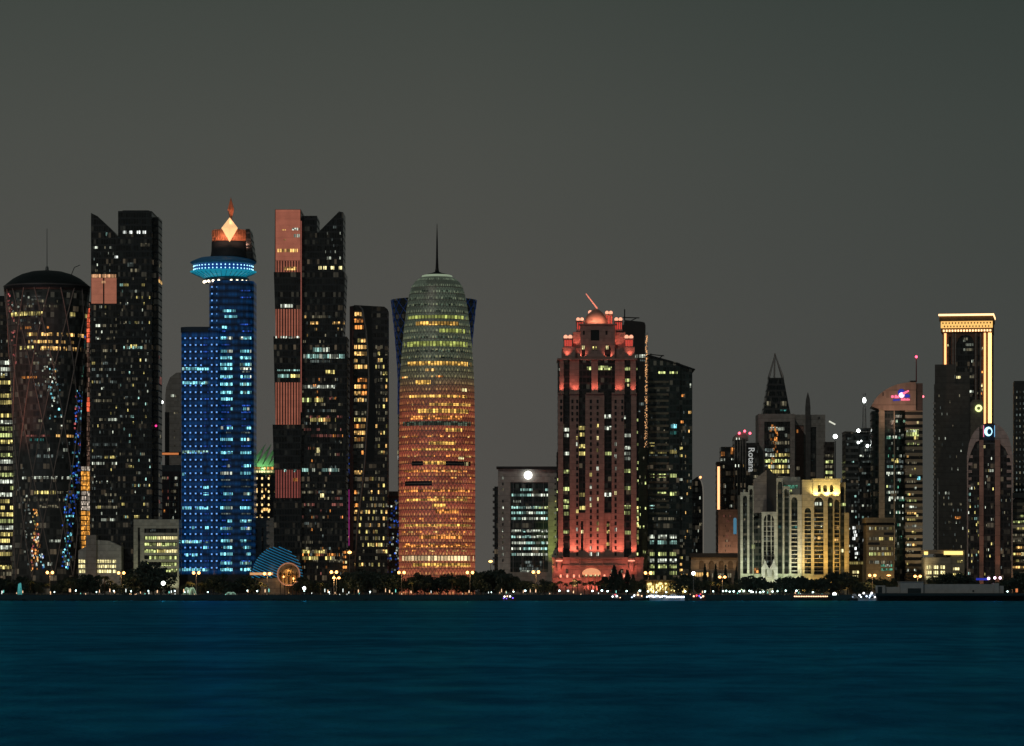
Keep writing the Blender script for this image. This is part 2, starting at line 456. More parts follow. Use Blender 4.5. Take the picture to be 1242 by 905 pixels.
for seg in range(3):
    mb = MB()
    for k in range(330):
        x = -360 + seg * 240 + rr.uniform(0, 240); r = rr.uniform(.4, 1.1)
        mb.ball((x, SEA - rr.uniform(.4, 2.6), rr.uniform(-.3, .6)), r, 6, 0, .7)
    if seg == 0: allr = mb
    else:
        o = len(allr.v); allr.v += mb.v; allr.f += [tuple(i + o for i in f) for f in mb.f]; allr.uv += mb.uv; allr.mi += mb.mi
tag(allr.build('rock_armour', plain('wet_rock', (.006, .032, .042), .5)), 'dark boulders heaped along the foot of the seawall', 'rocks', kind='stuff')

# ------------------------------------------------------------------ shared facade materials
BLACKG = curtain('black_glass', (.010, .014, .015), (.016, .018, .018), faint=.03)
BLACKG2 = curtain('black_glass_wide', (.012, .015, .015), (.022, .022, .021), bw=1.5, bandf=.25, faint=.03)
GREENG = curtain('green_black_glass', (.008, .020, .019), (.012, .022, .021), bw=2)
BROWNG = curtain('brown_black_glass', (.020, .016, .014), (.035, .028, .025), bandf=.4)
GREYC = stone('grey_concrete', (.34, .32, .29))  # grey tone also stands in for haze on the far towers
PALEC = stone('pale_concrete', (.42, .40, .36))
WHITEC = stone('white_cladding', (.55, .53, .48))
DARKM = plain('dark_metal', (.02, .022, .024), .45, .6)
GREYM = plain('grey_metal', (.12, .12, .12), .45, .5)
PINKST = stone('pink_granite', (.39, .24, .195), 3.8)
BEIGE = stone('beige_stone', (.42, .33, .24))
CREAM = stone('cream_stone', (.50, .43, .30))
RED_LAMP = lamp_mat('red_beacon', (1, .06, .12), 6)
WHITE_LAMP = lamp_mat('white_lamp_glow', (.92, 1, .95), 9)
AMBER = lamp_mat('amber_lamp_glow', (1, .45, .12), 6)
GOLD = lamp_mat('gold_strip_glow', (1, .52, .16), 1.6)
PEACH = lamp_mat('peach_strip_glow', (1, .45, .20), 1.3)

# ------------------------------------------------------------------ far left: banded office tower cut by the frame
b = B('office_tower', 'dark tower with rows of yellow lit floors cut by the left frame edge', -6, 2330)
mb = MB(); b.box(mb, -32, 17, 366, None, 0, 34); b.part('tower_body', mb, BROWNG)
mb = MB(); b.box(mb, -28, 6, 358, 366, 6, 28); b.part('plant_room', mb, DARKM)
f = b.flat(0)
b.rows(398, 470, 8, -30, 17, ['dim', 'dimc', 'white'], f, .25, .5, .15)
for y in range(440, 700, 8):
    b.row(y, -30, 17, b.r.choice(['yel', 'lime', 'yel', 'white', 'dim']), f, 4.6, b.r.choice([.95, .9, .5, .8]), 6)
b.flush()

# ------------------------------------------------------------------ hyperboloid tower with diagonal ribs
b = B('hyperboloid_tower', 'dark waisted round tower with sparse coloured lights and a dark domed cap', 50.5, 2250)
cy = 26
def tr(z):
    y = HOR - (z + GZ - CAMZ) / b.s
    return 40.5 * b.s * math.sqrt(1 + ((y - 590) / 305) ** 2)
zs = [b.Z(y) for y in (None, 700, 660, 620, 590, 560, 520, 480, 440, 400, 370, 348)]
mb = MB(); mb.lathe([(tr(z), z) for z in zs], 0, cy, 56)
b.part('tower_body', mb, curtain('smoked_glass', (.06, .06, .055), (.07, .07, .066), bw=2.2, bandf=.22, rough=.28), smooth=True)
mb = MB(); zt = b.Z(348); rt = tr(zt)
mb.lathe([(rt + .1, zt - 1.2), (rt + .5, zt + 1.0), (rt + .3, zt + 2.4), (rt * .94, zt + 4.0), (rt * .8, zt + 6.9), (rt * .6, zt + 9.6), (rt * .35, zt + 11.4), (rt * .1, zt + 12.1)], 0, cy, 56)
o = b.part('roof_cap', mb, plain('cap_metal', (.014, .018, .02), .5, .3), smooth=True)
mb = MB(); mb.lathe([(rt + .62, zt + 1.6), (rt + .75, zt + 2.0), (rt + .62, zt + 2.4), (rt + .2, zt + 2.4)], 0, cy, 56, caps=False); mb.build('rim', plain('rim_metal', (.10, .10, .10), .5, .3), o, True)
mb = MB()
for i in range(18):
    t = 2 * math.pi * i / 18; mb.tube((rt * .9 * math.cos(t), cy + rt * .9 * math.sin(t), zt + 4.9), (rt * .37 * math.cos(t), cy + rt * .37 * math.sin(t), zt + 11.3), .16, n=4)
mb.build('cap_ribs', plain('rim_metal', (.10, .10, .10), .5, .3), o)
mb = MB(); mb.lathe([(1.2, 0), (.9, 2.5), (.25, 3), (.18, 26)], 0, cy, 8)
ob = b.part('mast', mb, STEEL); ob.location.z = zt + 11.8
mb = MB(); mb.tube((15, cy - 6, zt + 7.5), (17.5, cy - 6, zt + 13.5), .25); mb.tube((17.5, cy - 6, zt + 13.5), (21, cy - 6, zt + 15), .2)
b.part('roof_crane', mb, DARKM)
mb = MB(); nd_ = 10
for k in range(nd_):
    for sgn in (1, -1):
        a0 = 2 * math.pi * k / nd_
        pts = []
        for i in range(25):
            t = i / 24; z = zs[1] + (zt - zs[1]) * t
            a = a0 + sgn * 1.75 * t
            r = tr(z) + .12
            pts.append((r * math.cos(a), cy + r * math.sin(a), z))
        for p, q in zip(pts, pts[1:]): mb.tube(p, q, .42, n=4)
b.part('diagonal_ribs', mb, plain('rib_metal', (.26, .20, .17), .6, .1))
f = b.round(50.5, tr, cy)
for y, p0, p1, m, fl, h in [(365, 20, 70, 'dim', .6, 3), (371, 22, 74, 'dim', .5, 3), (380, 10, 52, 'yel', .9, 4.6), (380, 80, 104, 'yel', .75, 4.6),
        (388, 14, 60, 'dimc', .3, 3), (397, 20, 68, 'orange', .35, 3), (405, 22, 100, 'warm', .7, 4), (414, 30, 100, 'warm', .65, 3.5), (421, 22, 40, 'yel', .9, 4), (422, 48, 104, 'warm', .8, 4.4),
        (432, 28, 84, 'dimc', .35, 3), (440, 36, 78, 'dim', .5, 3.5), (449, 40, 78, 'warm', .5, 4), (457, 24, 44, 'orange', .95, 2.6), (457, 50, 76, 'dim', .5, 3), (466, 40, 78, 'dimc', .3, 3), (480, 44, 76, 'dimc', .25, 3),
        (510, 42, 84, 'dim', .5, 3), (528, 28, 60, 'rose', .7, 2.2), (528, 60, 86, 'warm', .6, 3), (533, 28, 60, 'teal', .4, 3), (537, 64, 82, 'dimc', .6, 3.4), (545, 56, 84, 'white', .35, 4), (553, 42, 84, 'dimc', .5, 4),
        (579, 24, 84, 'white', .55, 3.2), (597, 40, 66, 'yel', .95, 4), (597, 66, 80, 'dim', .7, 3), (606, 26, 76, 'dim', .7, 3), (614, 40, 74, 'dim', .7, 3.4), (623, 62, 70, 'white', .6, 3), (656, 58, 72, 'white', .8, 3), (684, 56, 82, 'white', .8, 4)]:
    b.row(y, p0, p1, m, f, h, fl, 3)
R2 = random.Random(11)
def scatter(x0, y0, x1, y1, w, n, mats, sz=(1.6, 2.6)):
    for _ in range(n):
        t = R2.random(); x = x0 + (x1 - x0) * t + R2.uniform(-w, w); y = y0 + (y1 - y0) * t
        q = R2.uniform(*sz)
        b.win(x, x + q * .8, y - q / 2, y + q / 2, R2.choice(mats), f)
scatter(100, 425, 95, 500, 4, 60, ['green', 'green', 'teal', 'bteal'])
scatter(99, 405, 104, 425, 3, 14, ['blue', 'pink', 'teal'])
scatter(92, 470, 90, 540, 5, 60, ['blue', 'blue', 'bteal', 'pink'])
scatter(90, 540, 78, 640, 6, 90, ['blue', 'blue', 'blue', 'bteal', 'teal'])
scatter(80, 640, 76, 690, 5, 40, ['blue', 'bteal', 'teal'])
scatter(40, 618, 41, 645, 3, 18, ['lime', 'orange', 'orange', 'warm'])
scatter(42, 645, 40, 692, 5, 70, ['orange', 'orange', 'pink', 'bright', 'warm', 'purew'])
scatter(47, 668, 51, 690, 2, 16, ['blue', 'bteal', 'purew'])
scatter(7, 352, 16, 440, 3, 40, ['rose', 'rose', 'pink'])  # pinkish light on the left flank, put in as small lit panes
scatter(20, 355, 60, 470, 16, 60, ['dim', 'dimc', 'white'])
scatter(60, 440, 66, 520, 8, 50, ['dimc', 'white', 'bteal'])
scatter(20, 560, 34, 690, 7, 30, ['dimc', 'white'])
b.flush()

spot((at(-16, 2225), 2222, GZ + 1), (at(22, 2250), 2258, GZ + 165), 420000, (1, .36, .26), 26)

# ------------------------------------------------------------------ slim tower with a lit edge
b = B('slim_tower', 'narrow dark tower edged with red, orange and gold light strips beside the waisted tower', 103, 2300)
mb = MB(); b.box(mb, 96, 109.6, 366, None, 0, 14); b.part('tower_body', mb, BROWNG)
RS = window_mat('strip_red', (1, .16, .07), 1.6, pane=.8, lo=.3); OS = window_mat('strip_orange', (1, .42, .07), 1.5, pane=.8, lo=.3)
PS = window_mat('strip_pale', (.9, .75, .6), .9, pane=.8, lo=.2); FS = window_mat('strip_faint', (.6, .35, .25), .35, pane=.8)
f = b.flat(0)
for y in range(368, 664, 6):
    t = FS if y < 374 else RS if y < 412 else FS if y < 440 else RS if 478 < y < 500 else FS if y < 562 else PS if y < 570 else OS if y < 596 else PS if y < 616 else OS
    b.win(105.4, 108.8, y, y + 5.2, t, f)
    if y > 565: b.win(98.5, 104.8, y, y + 4.6, t if y < 596 or y > 612 else PS, f)
b.flush()

# ------------------------------------------------------------------ first of the twin stepped black towers
b = B('stepped_tower', 'black three part tower with one slanted wing and two salmon lit panels', 152, 2250)
mb = MB(); b.box(mb, 143.2, 184, 256, None, 0, 36); b.part('middle_block', mb, BLACKG)
mb = MB(); b.poly(mb, [(110, None), (143, None), (143, 287), (134, 277), (118, 262), (110, 258)], 1.5, 34); b.part('slanted_wing', mb, BLACKG2)
mb = MB(); b.box(mb, 184.2, 191, 262, None, 7, 30); b.part('side_block', mb, BLACKG2)
mb = MB(); b.box(mb, 148, 180, 254.6, 256, 3, 32); b.part('parapet', mb, DARKM)
SALM = panel_mat('salmon_panel', (.80, .28, .17), .34); SALT = window_mat('salmon_edge', (1, .52, .26), 1.0, pane=1.2, lo=.4)
for p0, p1 in ((110.6, 124.6), (126.4, 141)):
    mb = MB(); mb.box(b.X(p0), b.X(p1), 1.1, 1.5, b.Z(368), b.Z(337)); b.part('lit_panel', mb, SALM)
f = b.flat(1.5); g = b.flat(0)
b.row(334.5, 110.6, 141, SALT, f, 4, 1, 4); b.row(342, 122, 141, SALT, b.flat(1.1), 3, .4, 3)
for p in (151, 159, 168, 175): b.win(p - 2, p + 2, 280, 283.5, 'purew', g)
b.row(283.5, 112, 130, 'cool', f, 4, .6, 4); b.win(139, 143, 310, 313, 'purew', f)
b.row(297, 146, 182, 'dim', g, 4, .6, 4); b.row(321, 146, 180, 'dimc', g, 5, .6, 4); b.row(328, 146, 170, 'dim', g, 4, .5, 4)
b.rows(300, 330, 7, 111, 142, ['dimc', 'white', 'dim'], f, .15, .4, .12, 3)
b.rows(372, 640, 7.6, 111, 142, ['dim', 'dimc', 'white', 'yel', 'dim'], f, .42, .6, .14, 4)
b.rows(338, 640, 7.6, 145, 183, ['dim', 'dimc', 'white', 'dim', 'cool', 'yel'], g, .42, .55, .14, 4)
b.row(420, 158, 167, 'yel', g, 4, 1, 3)
sd = b.side(184)
for z in range(40, 225, 8):
    if b.r.random() < .45:
        u = b.r.uniform(8, 22); b.winm(u, u + b.r.uniform(3, 9), z, z + 2, b.r.choice(['dim', 'dimc', 'rose']), b.side(191))
b.winm(8, 28, b.Z(341), b.Z(337), 'warm', b.side(191)); b.winm(14, 26, b.Z(464), b.Z(455), 'rose', b.side(191))
b.flush()
mb = MB(); mb.ball((b.X(188), 6.4, b.Z(516)), .7); b.part('beacon', mb, lamp_mat('magenta_beacon', (1, .05, .3), 1.6))

# ------------------------------------------------------------------ grey tower in the gap, low office and pylon block
b = B('curved_top_tower', 'hazy grey tower with a sloped shoulder between the black and the blue towers', 208, 2480)
mb = MB(); b.poly(mb, [(200.5, None), (226, None), (226, 452), (214, 452), (206, 458), (201.5, 470), (200.5, 480)], 0, 26); b.part('tower_body', mb, GREYC)
mb = MB(); b.box(mb, 200, 205, 500, None, -.4, 0); b.part('shaft', mb, DARKM)
f = b.flat(0)
for y, p in ((480, 213), (500, 211), (500, 214), (522, 211), (530, 211), (540, 211)): b.win(p, p + 1.5, y, y + 2, 'dim', f)
b.row(480, 207, 216, 'white', f, 3, .7, 3)
b.flush()
b = B('apartment_block', 'pinkish apartment block with balconies under an orange lit beam, behind the low office', 206, 2400, 'apartment block')
mb = MB(); b.box(mb, 194, 222, 572, None, 0, 20); b.part('block', mb, stone('rose_plaster', (.30, .20, .18)))
mb = MB(); b.box(mb, 194, 222, 564, 572, 2, 18); b.part('roof_slab', mb, PALEC)
mb = MB(); b.box(mb, 192, 224, 548, 552, 4, 6); b.box(mb, 192, 193, 552, None, 4, 6); b.part('beam', mb, GREYM)
mb = MB(); b.box(mb, 192.3, 216, 549, 551.4, 3.8, 4); b.part('light_strip', mb, lamp_mat('dull_orange_strip', (1, .32, .10), .55))
mb = MB()
for y in range(584, 700, 8): b.box(mb, 206, 216, y, y + 1.2, -1.5, 0)
for p in (205.4, 210.6, 216): b.box(mb, p, p + 1, 576, None, -1.5, 0)
b.part('balconies', mb, PALEC)
f = b.flat(0)
b.rows(580, 690, 8, 196, 205, ['rose', 'orange', 'dim'], f, .3, .5, .2, 4); b.rows(580, 690, 8, 207, 216, ['dim', 'white'], f, .3, .5, .2, 4)
b.flush()
b = B('light_mast', 'tall thin mast carrying one white light beside the black stepped tower', 196, 2345, 'mast')
mb = MB(); mb.lathe([(.5, 0), (.35, 60), (.22, b.Z(484))], 0, 0, 8); b.part('pole', mb, STEEL)
mb = MB(); mb.ball((0, -.7, b.Z(488)), 1.15); b.part('lamp', mb, WHITE_LAMP)
b = B('low_office', 'white low office with six rows of pale green lit windows, by the trees', 189, 2232, 'office building')
mb = MB(); arched_wall(mb, b, 162, 217, 630, None, 0, .8, [(167, 170, 640, 690, False), (175, 215, 641, 700, False)])
b.box(mb, 162, 217, 630, 640, .8, 20); b.part('wall', mb, stone('white_plaster', (.58, .55, .46)))
mb = MB(); b.box(mb, 163, 216, 632, None, .9, 20); b.part('glazing', mb, BLACKG2)
mb = MB()
for y in (649, 657, 665, 673, 681, 689): b.box(mb, 175, 215, y - 2.6, y + .6, .2, .85)
b.part('spandrel_bands', mb, stone('white_plaster', (.58, .55, .46)))
f = b.flat(.9)
b.row(643.5, 175, 215, 'dimc', f, 2.5, .4, 7)
for y in (652.5, 660.5, 668.5, 676.5, 684.5, 692): b.row(y, 175, 215, 'lime', f, 3.8, .93, 5, ['bright', 'yel'])
b.flush()
for p in (166, 180, 195, 210): spot((at(p, 2228), 2226, GZ + .6), (at(p, 2232), 2232, 30), 2600, (.9, .95, .6), 110)
b = B('pylon_block', 'low white block with gold windows and a tall blank pylon, beside the street lamps', 121, 2236, 'office building')
mb = MB(); b.box(mb, 104.5, 117, 649, None, -2, 8); b.part('pylon', mb, stone('grey_render', (.40, .35, .31)))
mb = MB(); b.poly(mb, [(95, None), (147, None), (147, 663), (140, 660), (132, 656), (117, 655), (95, 668)], 0, 24); b.part('block', mb, WHITEC)
f = b.flat(0)
for y in (681, 687, 693): b.row(y, 118, 141, 'bright', f, 3.6, 1, 6); b.row(y, 95, 103.5, 'bright', f, 3.8, 1, 8)
b.flush()
spot((at(118, 2231), 2229, GZ + .6), (at(125, 2236), 2237, 34), 900, (1, .72, .5), 120)
# ------------------------------------------------------------------ blue tower with the disc restaurant
def led_glass(name, col, s, fh, dark=.25):
    """glass washed by blue LED lines on every floor"""
    m, nt, p = newmat(name)
    u, v = uvsplit(nt)
    fv = mth(nt, 'FRACT', mth(nt, 'DIVIDE', v, fh))
    tri = mth(nt, 'SUBTRACT', 1.0, mth(nt, 'MULTIPLY', mth(nt, 'ABSOLUTE', mth(nt, 'SUBTRACT', fv, .5)), 2.0))
    cb = nd(nt, 'ShaderNodeCombineXYZ'); nt.links.new(mth(nt, 'FLOOR', mth(nt, 'DIVIDE', u, 1.8)), cb.inputs[0]); nt.links.new(mth(nt, 'FLOOR', mth(nt, 'DIVIDE', v, fh)), cb.inputs[1])
    w = nd(nt, 'ShaderNodeTexWhiteNoise', noise_dimensions='2D'); nt.links.new(cb.outputs[0], w.inputs['Vector'])
    mull = mth(nt, 'GREATER_THAN', mth(nt, 'FRACT', mth(nt, 'DIVIDE', u, 1.8)), .15)
    k = mth(nt, 'MULTIPLY', mth(nt, 'MULTIPLY_ADD', tri, 1 - dark, dark), mth(nt, 'MULTIPLY_ADD', w.outputs[0], .9, .4))
    k = mth(nt, 'MULTIPLY', k, mth(nt, 'MULTIPLY_ADD', mull, .5, .5))
    p.inputs['Base Color'].default_value = (.01, .02, .05, 1); p.inputs['Roughness'].default_value = .2
    p.inputs['Emission Color'].default_value = (*col, 1); nt.links.new(mth(nt, 'MULTIPLY', k, s), p.inputs['Emission Strength'])  # the blue wash is put into the glass as emission
    return m
BLUEL = led_glass('blue_led_glass', (.004, .070, .26), .38, 4.1, .06)
BLUED = led_glass('deep_blue_led_glass', (.004, .055, .18), .38, 4.1, .05)
LEDDOT = lamp_mat('blue_led_dot', (.16, .42, 1), 1.0, False)
b = B('disc_tower', 'blue lit tower with a glowing cyan disc and an orange crown with a diamond', 267, 2250)
ck = 15
def rounded(x0, x1, z, y0, r, n=8):
    """plan with two rounded front corners and a flat back"""
    pts = []
    for i in range(n + 1):
        a = math.pi + math.pi / 2 * i / n; pts.append((x0 + r + r * math.cos(a), y0 + r + r * math.sin(a), z))
    for i in range(n + 1):
        a = 1.5 * math.pi + math.pi / 2 * i / n; pts.append((x1 - r + r * math.cos(a), y0 + r + r * math.sin(a), z))
    pts += [(x1, y0 + 30, z), (x0, y0 + 30, z)]
    return pts
mb = MB(); mb.loft([rounded(b.X(218), b.X(268), z, 3, 7) for z in (0, b.Z(398))]); b.part('lower_wing', mb, BLUEL)
mb = MB(); mb.loft([rounded(b.X(217.5), b.X(268), z, 2.6, 7) for z in (b.Z(402), b.Z(396))]); b.part('wing_parapet', mb, plain('blue_parapet', (.03, .05, .08)))
mb = MB(); mb.loft([rounded(b.X(266), b.X(307), z, 0, 9) for z in (0, b.Z(396))]); mb.loft([rounded(b.X(252), b.X(307), z, 0, 10) for z in (b.Z(398), b.Z(340))]); b.part('shaft', mb, BLUED)
mb = MB(); mb.loft([rounded(b.X(252.4), b.X(267), z, -.3, 3) for z in (0, b.Z(398))]); b.part('seam_bay', mb, BLUEL)
cx = b.X(268.6)
k = b.s
mb = MB(); mb.lathe([(26 * k, b.Z(341)), (27.5 * k, b.Z(339)), (27.5 * k, b.Z(336)), (25 * k, b.Z(334))], cx + 4 * k, ck, 40); col_ = b.part('collar', mb, plain('collar_metal', (.10, .12, .14), .4, .4), smooth=True)
mb = MB()
for a in range(-80, 81, 16):
    if a in (0,): continue
    t = R(a); mb.ball((cx + 4 * k + 27.6 * k * math.sin(t), ck - 27.6 * k * math.cos(t), b.Z(340)), .8)
o = mb.build('collar_lamps', lamp_mat('collar_lamp', (1, .85, .62), 4), b.root)
mb = MB(); mb.lathe([(22 * k, b.Z(336)), (30 * k, b.Z(332)), (40.5 * k, b.Z(327.6)), (40.5 * k, b.Z(327)), (36.5 * k, b.Z(326.6)), (35.5 * k, b.Z(326.2))], cx, ck, 64)
mb.lathe([(36 * k, b.Z(327)), (36 * k, b.Z(318.5))], cx, ck, 64, 1)
mb.lathe([(37 * k, b.Z(319)), (40.5 * k, b.Z(316.2)), (39.5 * k, b.Z(315.2)), (34 * k, b.Z(312.6)), (28 * k, b.Z(310.4)), (14 * k, b.Z(309.6))], cx, ck, 64, 2)
DISCU = lamp_mat('cyan_lit_soffit', (.012, .34, .50), .62); DISCD = plain('disc_drum', (.02, .10, .35), .5)  # cyan floodlight on the underside is put in as emission
DISCD.node_tree.nodes['Principled BSDF'].inputs['Emission Color'].default_value = (.006, .04, .20, 1); DISCD.node_tree.nodes['Principled BSDF'].inputs['Emission Strength'].default_value = .7  # blue light on the drum put into its own emission
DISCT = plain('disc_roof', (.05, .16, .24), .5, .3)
DISCT.node_tree.nodes['Principled BSDF'].inputs['Emission Color'].default_value = (.003, .035, .09, 1); DISCT.node_tree.nodes['Principled BSDF'].inputs['Emission Strength'].default_value = .32  # roof glows by itself in place of the light on it
disc = b.part('disc', mb, [DISCU, DISCD, DISCT], smooth=True)
mb = MB()
for i in range(36):
    t = 2 * math.pi * i / 36
    mb.tube((cx + 23 * k * math.sin(t), ck - 23 * k * math.cos(t), b.Z(336.3)), (cx + 39 * k * math.sin(t), ck - 39 * k * math.cos(t), b.Z(328.8)), .18, n=4)
mb.build('soffit_ribs', plain('cyan_rib', (.05, .25, .3)), disc)
mb = MB()
for z in (321, 325):
    for i in range(44):
        t = 2 * math.pi * i / 44; mb.ball((cx + 36.2 * k * math.sin(t), ck - 36.2 * k * math.cos(t), b.Z(z)), .42, 6)
mb.build('drum_lamps', lamp_mat('ice_lamp', (.40, .85, 1), 2.2, False), disc)
COPPER = plain('copper_panel', (.55, .22, .11), .5, .2)
mb = MB(); mb.lathe([(25 * k, b.Z(312)), (23.4 * k, b.Z(307)), (22.6 * k, b.Z(302)), (22.4 * k, b.Z(291))], cx + 8 * k, ck, 40, 1)
mb.lathe([(22 * k, b.Z(291)), (22 * k, b.Z(277)), (20 * k, b.Z(277)), (19 * k, b.Z(281))], cx + 8.5 * k, ck, 40)
crown = b.part('crown', mb, [COPPER, plain('crown_base', (.02, .025, .03))], smooth=True)
mb = MB(); b.poly(mb, [(297, 312), (306.6, 312), (301.5, 276), (297, 276)], ck - 6, ck + 20); mb.build('tail_fin', BLACKG, crown)
mb = MB()
for i in range(40):
    t = 2 * math.pi * i / 40; mb.tube((cx + 8.5 * k + 22.2 * k * math.sin(t), ck - 22.2 * k * math.cos(t), b.Z(290)), (cx + 8.5 * k + 22.2 * k * math.sin(t), ck - 22.2 * k * math.cos(t), b.Z(277)), .2, n=4)
mb.build('crown_fins', COPPER, crown)
def octa(mb, c, rx, zt, zm, zb, m=0):
    P = [(c[0] + rx, c[1]), (c[0], c[1] - rx), (c[0] - rx, c[1]), (c[0], c[1] + rx)]
    for i in range(4):
        a, d = P[i], P[(i + 1) % 4]
        mb.face([(d[0], d[1], zm), (a[0], a[1], zm), (c[0], c[1], zb)], None, m); mb.face([(a[0], a[1], zm), (c[0], c[1], zt), (d[0], d[1], zm)][::-1], None, m)
mb = MB(); octa(mb, (b.X(278), ck - 23 * k), 10 * k, b.Z(263), b.Z(276), b.Z(293)); b.part('diamond', mb, lamp_mat('cream_diamond', (1, .60, .28), .95))
mb = MB(); octa(mb, (b.X(278.5), ck - 10 * k), 4 * k, b.Z(237), b.Z(252), b.Z(268)); mb.tube((b.X(278.5), ck - 10 * k, b.Z(276)), (b.X(278.5), ck - 10 * k, b.Z(250)), .5); b.part('spire', mb, COPPER)
ax, ay = at(278, 2250), 2250 + ck - 30 * k
for dx in (-9, -4, 4, 9): spot((ax + dx, ay - 4, GZ + b.Z(294)), (ax + dx * .9, ay + 8, GZ + b.Z(281)), 3000, (1, .50, .34), 100)
spot((ax + 2, ay - 3, GZ + b.Z(274)), (ax, ay + 9, GZ + b.Z(250)), 11000, (1, .45, .34), 70)
mb = MB(); mb.loft([rounded(b.X(214), b.X(311), z, -8, 2) for z in (0, b.Z(697))]); b.part('podium', mb, plain('navy_podium', (.03, .035, .045)))
# led dots and floors
fw = b.flat(3); fs = b.flat(0)
mb = MB(); cols_ = [223, 229.5, 236, 242.5, 256, 262]
for y in [409 + 8.2 * i for i in range(35)]:
    for p in cols_:
        if p > 250: yy = -.5
        else: yy = 2.6 if p > 229 else 3.4
        if y > 690: continue
        b.win(p, p + 1.8, y, y + 1.8, LEDDOT, b.flat(yy))
for y in [347 + 8.2 * i for i in range(7)]:
    for p in (256, 262.5, 268): b.win(p, p + 1.8, y, y + 1.8, LEDDOT, b.flat(1.2))
for y in [352.5 + 8.2 * i for i in range(42)]:
    b.row(y, 268, 305, b.r.choice(['blue', 'blue', 'dimc']), b.flat(.3), 1.6, .75, 6)
    if y > 408: b.row(y, 246, 253, 'blue', b.flat(2.7), 1.6, .7, 5)
BTS = [('w', 447, .9), ('w', 464, 1), ('w', 548, .95), ('w', 575, .5), ('w', 616, .6), ('s', 410, .9), ('s', 426, .6), ('s', 434, .8), ('s', 442, 1), ('s', 447, .8), ('s', 457, .9), ('s', 466, 1), ('s', 476, .9), ('s', 484, .5), ('s', 496, .4), ('s', 519, .4),
       ('s', 533, .8), ('s', 549, .9), ('s', 565, .4), ('s', 574, .9), ('s', 599, .5), ('s', 616, 1), ('s', 632, .5), ('s', 641, .7), ('s', 656, .5), ('s', 664, .6), ('s', 672, .7), ('s', 683, .7), ('s', 691, .9), ('w', 565, .3), ('w', 591, .3), ('w', 599, .3), ('w', 640, .5), ('w', 657, .5), ('w', 664, .2), ('w', 673, .5), ('w', 691, .8)]
for kd, y, fl in BTS:
    fl = min(1, fl * 1.35)
    if kd == 'w': b.row(y, 246 if y > 520 and fl < .6 else 220, 253, 'bteal', fw, 3.4, fl, 4, ['cool', 'bteal'])
    else: b.row(y, 267, 305, 'bteal', b.flat(.2), 3.4, fl, 4, ['cool', 'bteal', 'white'])
b.row(377, 270, 286, 'bteal', fs, 3, 1, 4); b.row(384, 272, 288, 'bteal', fs, 3, .8, 4); b.row(397, 269, 276, 'bteal', fs, 3, .9, 4)
b.flush()

# ------------------------------------------------------------------ hotel with a green lit roof, stone base
b = B('hotel', 'hotel with a green lit tent roof and columns of gold lamps behind the black tower', 322, 2330)
mb = MB(); b.box(mb, 303, 345, 570, None, 0, 24); b.part('wall', mb, stone('olive_stone', (.22, .18, .12)))
mb = MB()
for i in range(5):
    p = 305 + i * 8
    mb.loft([[(b.X(p - 4), 0, b.Z(566)), (b.X(p + 4), 0, b.Z(566)), (b.X(p + 4), 10, b.Z(566)), (b.X(p - 4), 10, b.Z(566))], [(b.X(p + 16 - i), 8, b.Z(538)), (b.X(p + 16.3 - i), 8, b.Z(538)), (b.X(p + 16.3 - i), 8.3, b.Z(538)), (b.X(p + 16 - i), 8.3, b.Z(538))]])
b.part('tent_roof', mb, plain('pale_roof_fabric', (.5, .55, .45)))
spot((at(318, 2330), 2322, GZ + b.Z(569)), (at(326, 2330), 2340, GZ + b.Z(545)), 5000, (.35, 1, .35), 120)
f = b.flat(0)
b.row(568, 304, 334, 'orange', f, 3, 1, 4); b.row(572, 304, 334, 'bright', f, 2.4, .9, 3)
DOTG = lamp_mat('gold_wall_lamp', (1, .72, .30), 1.6, False)
for p in (310.5, 317, 325, 333):
    for i in range(15): b.win(p, p + 1.8, 579 + i * 8, 581.6 + i * 8, DOTG if i % 2 == 0 or p > 315 else 'dim', f)
b.rows(578, 690, 8, 306, 340, ['dim', 'warm'], f, .1, .4, .12, 4)
b.flush()
b = B('stone_annex', 'blank pale stone block with one tall slot window beside the blue tower', 318, 2272, 'building')
mb = MB(); arched_wall(mb, b, 306, 334, 628, None, 0, 1, [(317.4, 319.6, 640, 676, False)]); b.box(mb, 306, 334, 628, None, 1.02, 18); b.part('wall', mb, stone('pale_stone', (.36, .33, .28)))
mb = MB(); b.box(mb, 317, 320, 640, 676, .7, 1.01); b.part('slot_window', mb, BLACKG)
mb = MB()
for y in (642, 651, 661): b.box(mb, 307.5, 312, y, y + 4, -1, 0)
b.part('balconies', mb, DARKM)

# ------------------------------------------------------------------ second twin tower with salmon panels
b = B('stepped_tower', 'black stepped tower whose left face carries salmon lit panels with vertical fins', 375, 2250)
PAN = panel_mat('pink_lit_panel', (.80, .25, .155), .33)
segs = [(254, 330, 333.5, 365, 333, 365), (330, 408, 332, 365.5, 334.5, 364.5), (408, 515, 331.5, 366, 334, 364.5), (515, 600, 330.5, 366, 333, 364.5), (600, None, 331.5, 366, 333, 365)]
body, right = MB(), MB()
for (t, bo, a0, a1, c0, c1) in segs:
    zt, zb = b.Z(t), b.Z(bo) + (0.02 if bo else 0)
    body.loft([[(b.X(c0), 1, zb), (b.X(c1), 1, zb), (b.X(c1), 34, zb), (b.X(c0), 34, zb)], [(b.X(a0), .2, zt), (b.X(a1), .2, zt), (b.X(a1), 34, zt), (b.X(a0), 34, zt)]])
b.part('left_block', body, BLACKG2)
mb = MB(); b.box(mb, 365.6, 384, 261, None, 4, 36); b.part('middle_block', mb, BLACKG)
rs = [(282, 330, 384, 414, 416), (330, 408, 384, 418.5, 415.5), (408, 432, 384, 420.5, 420), (432, 520, 384, 421.5, 420.5), (520, 600, 384, 421, 419), (600, None, 384, 420, 419)]
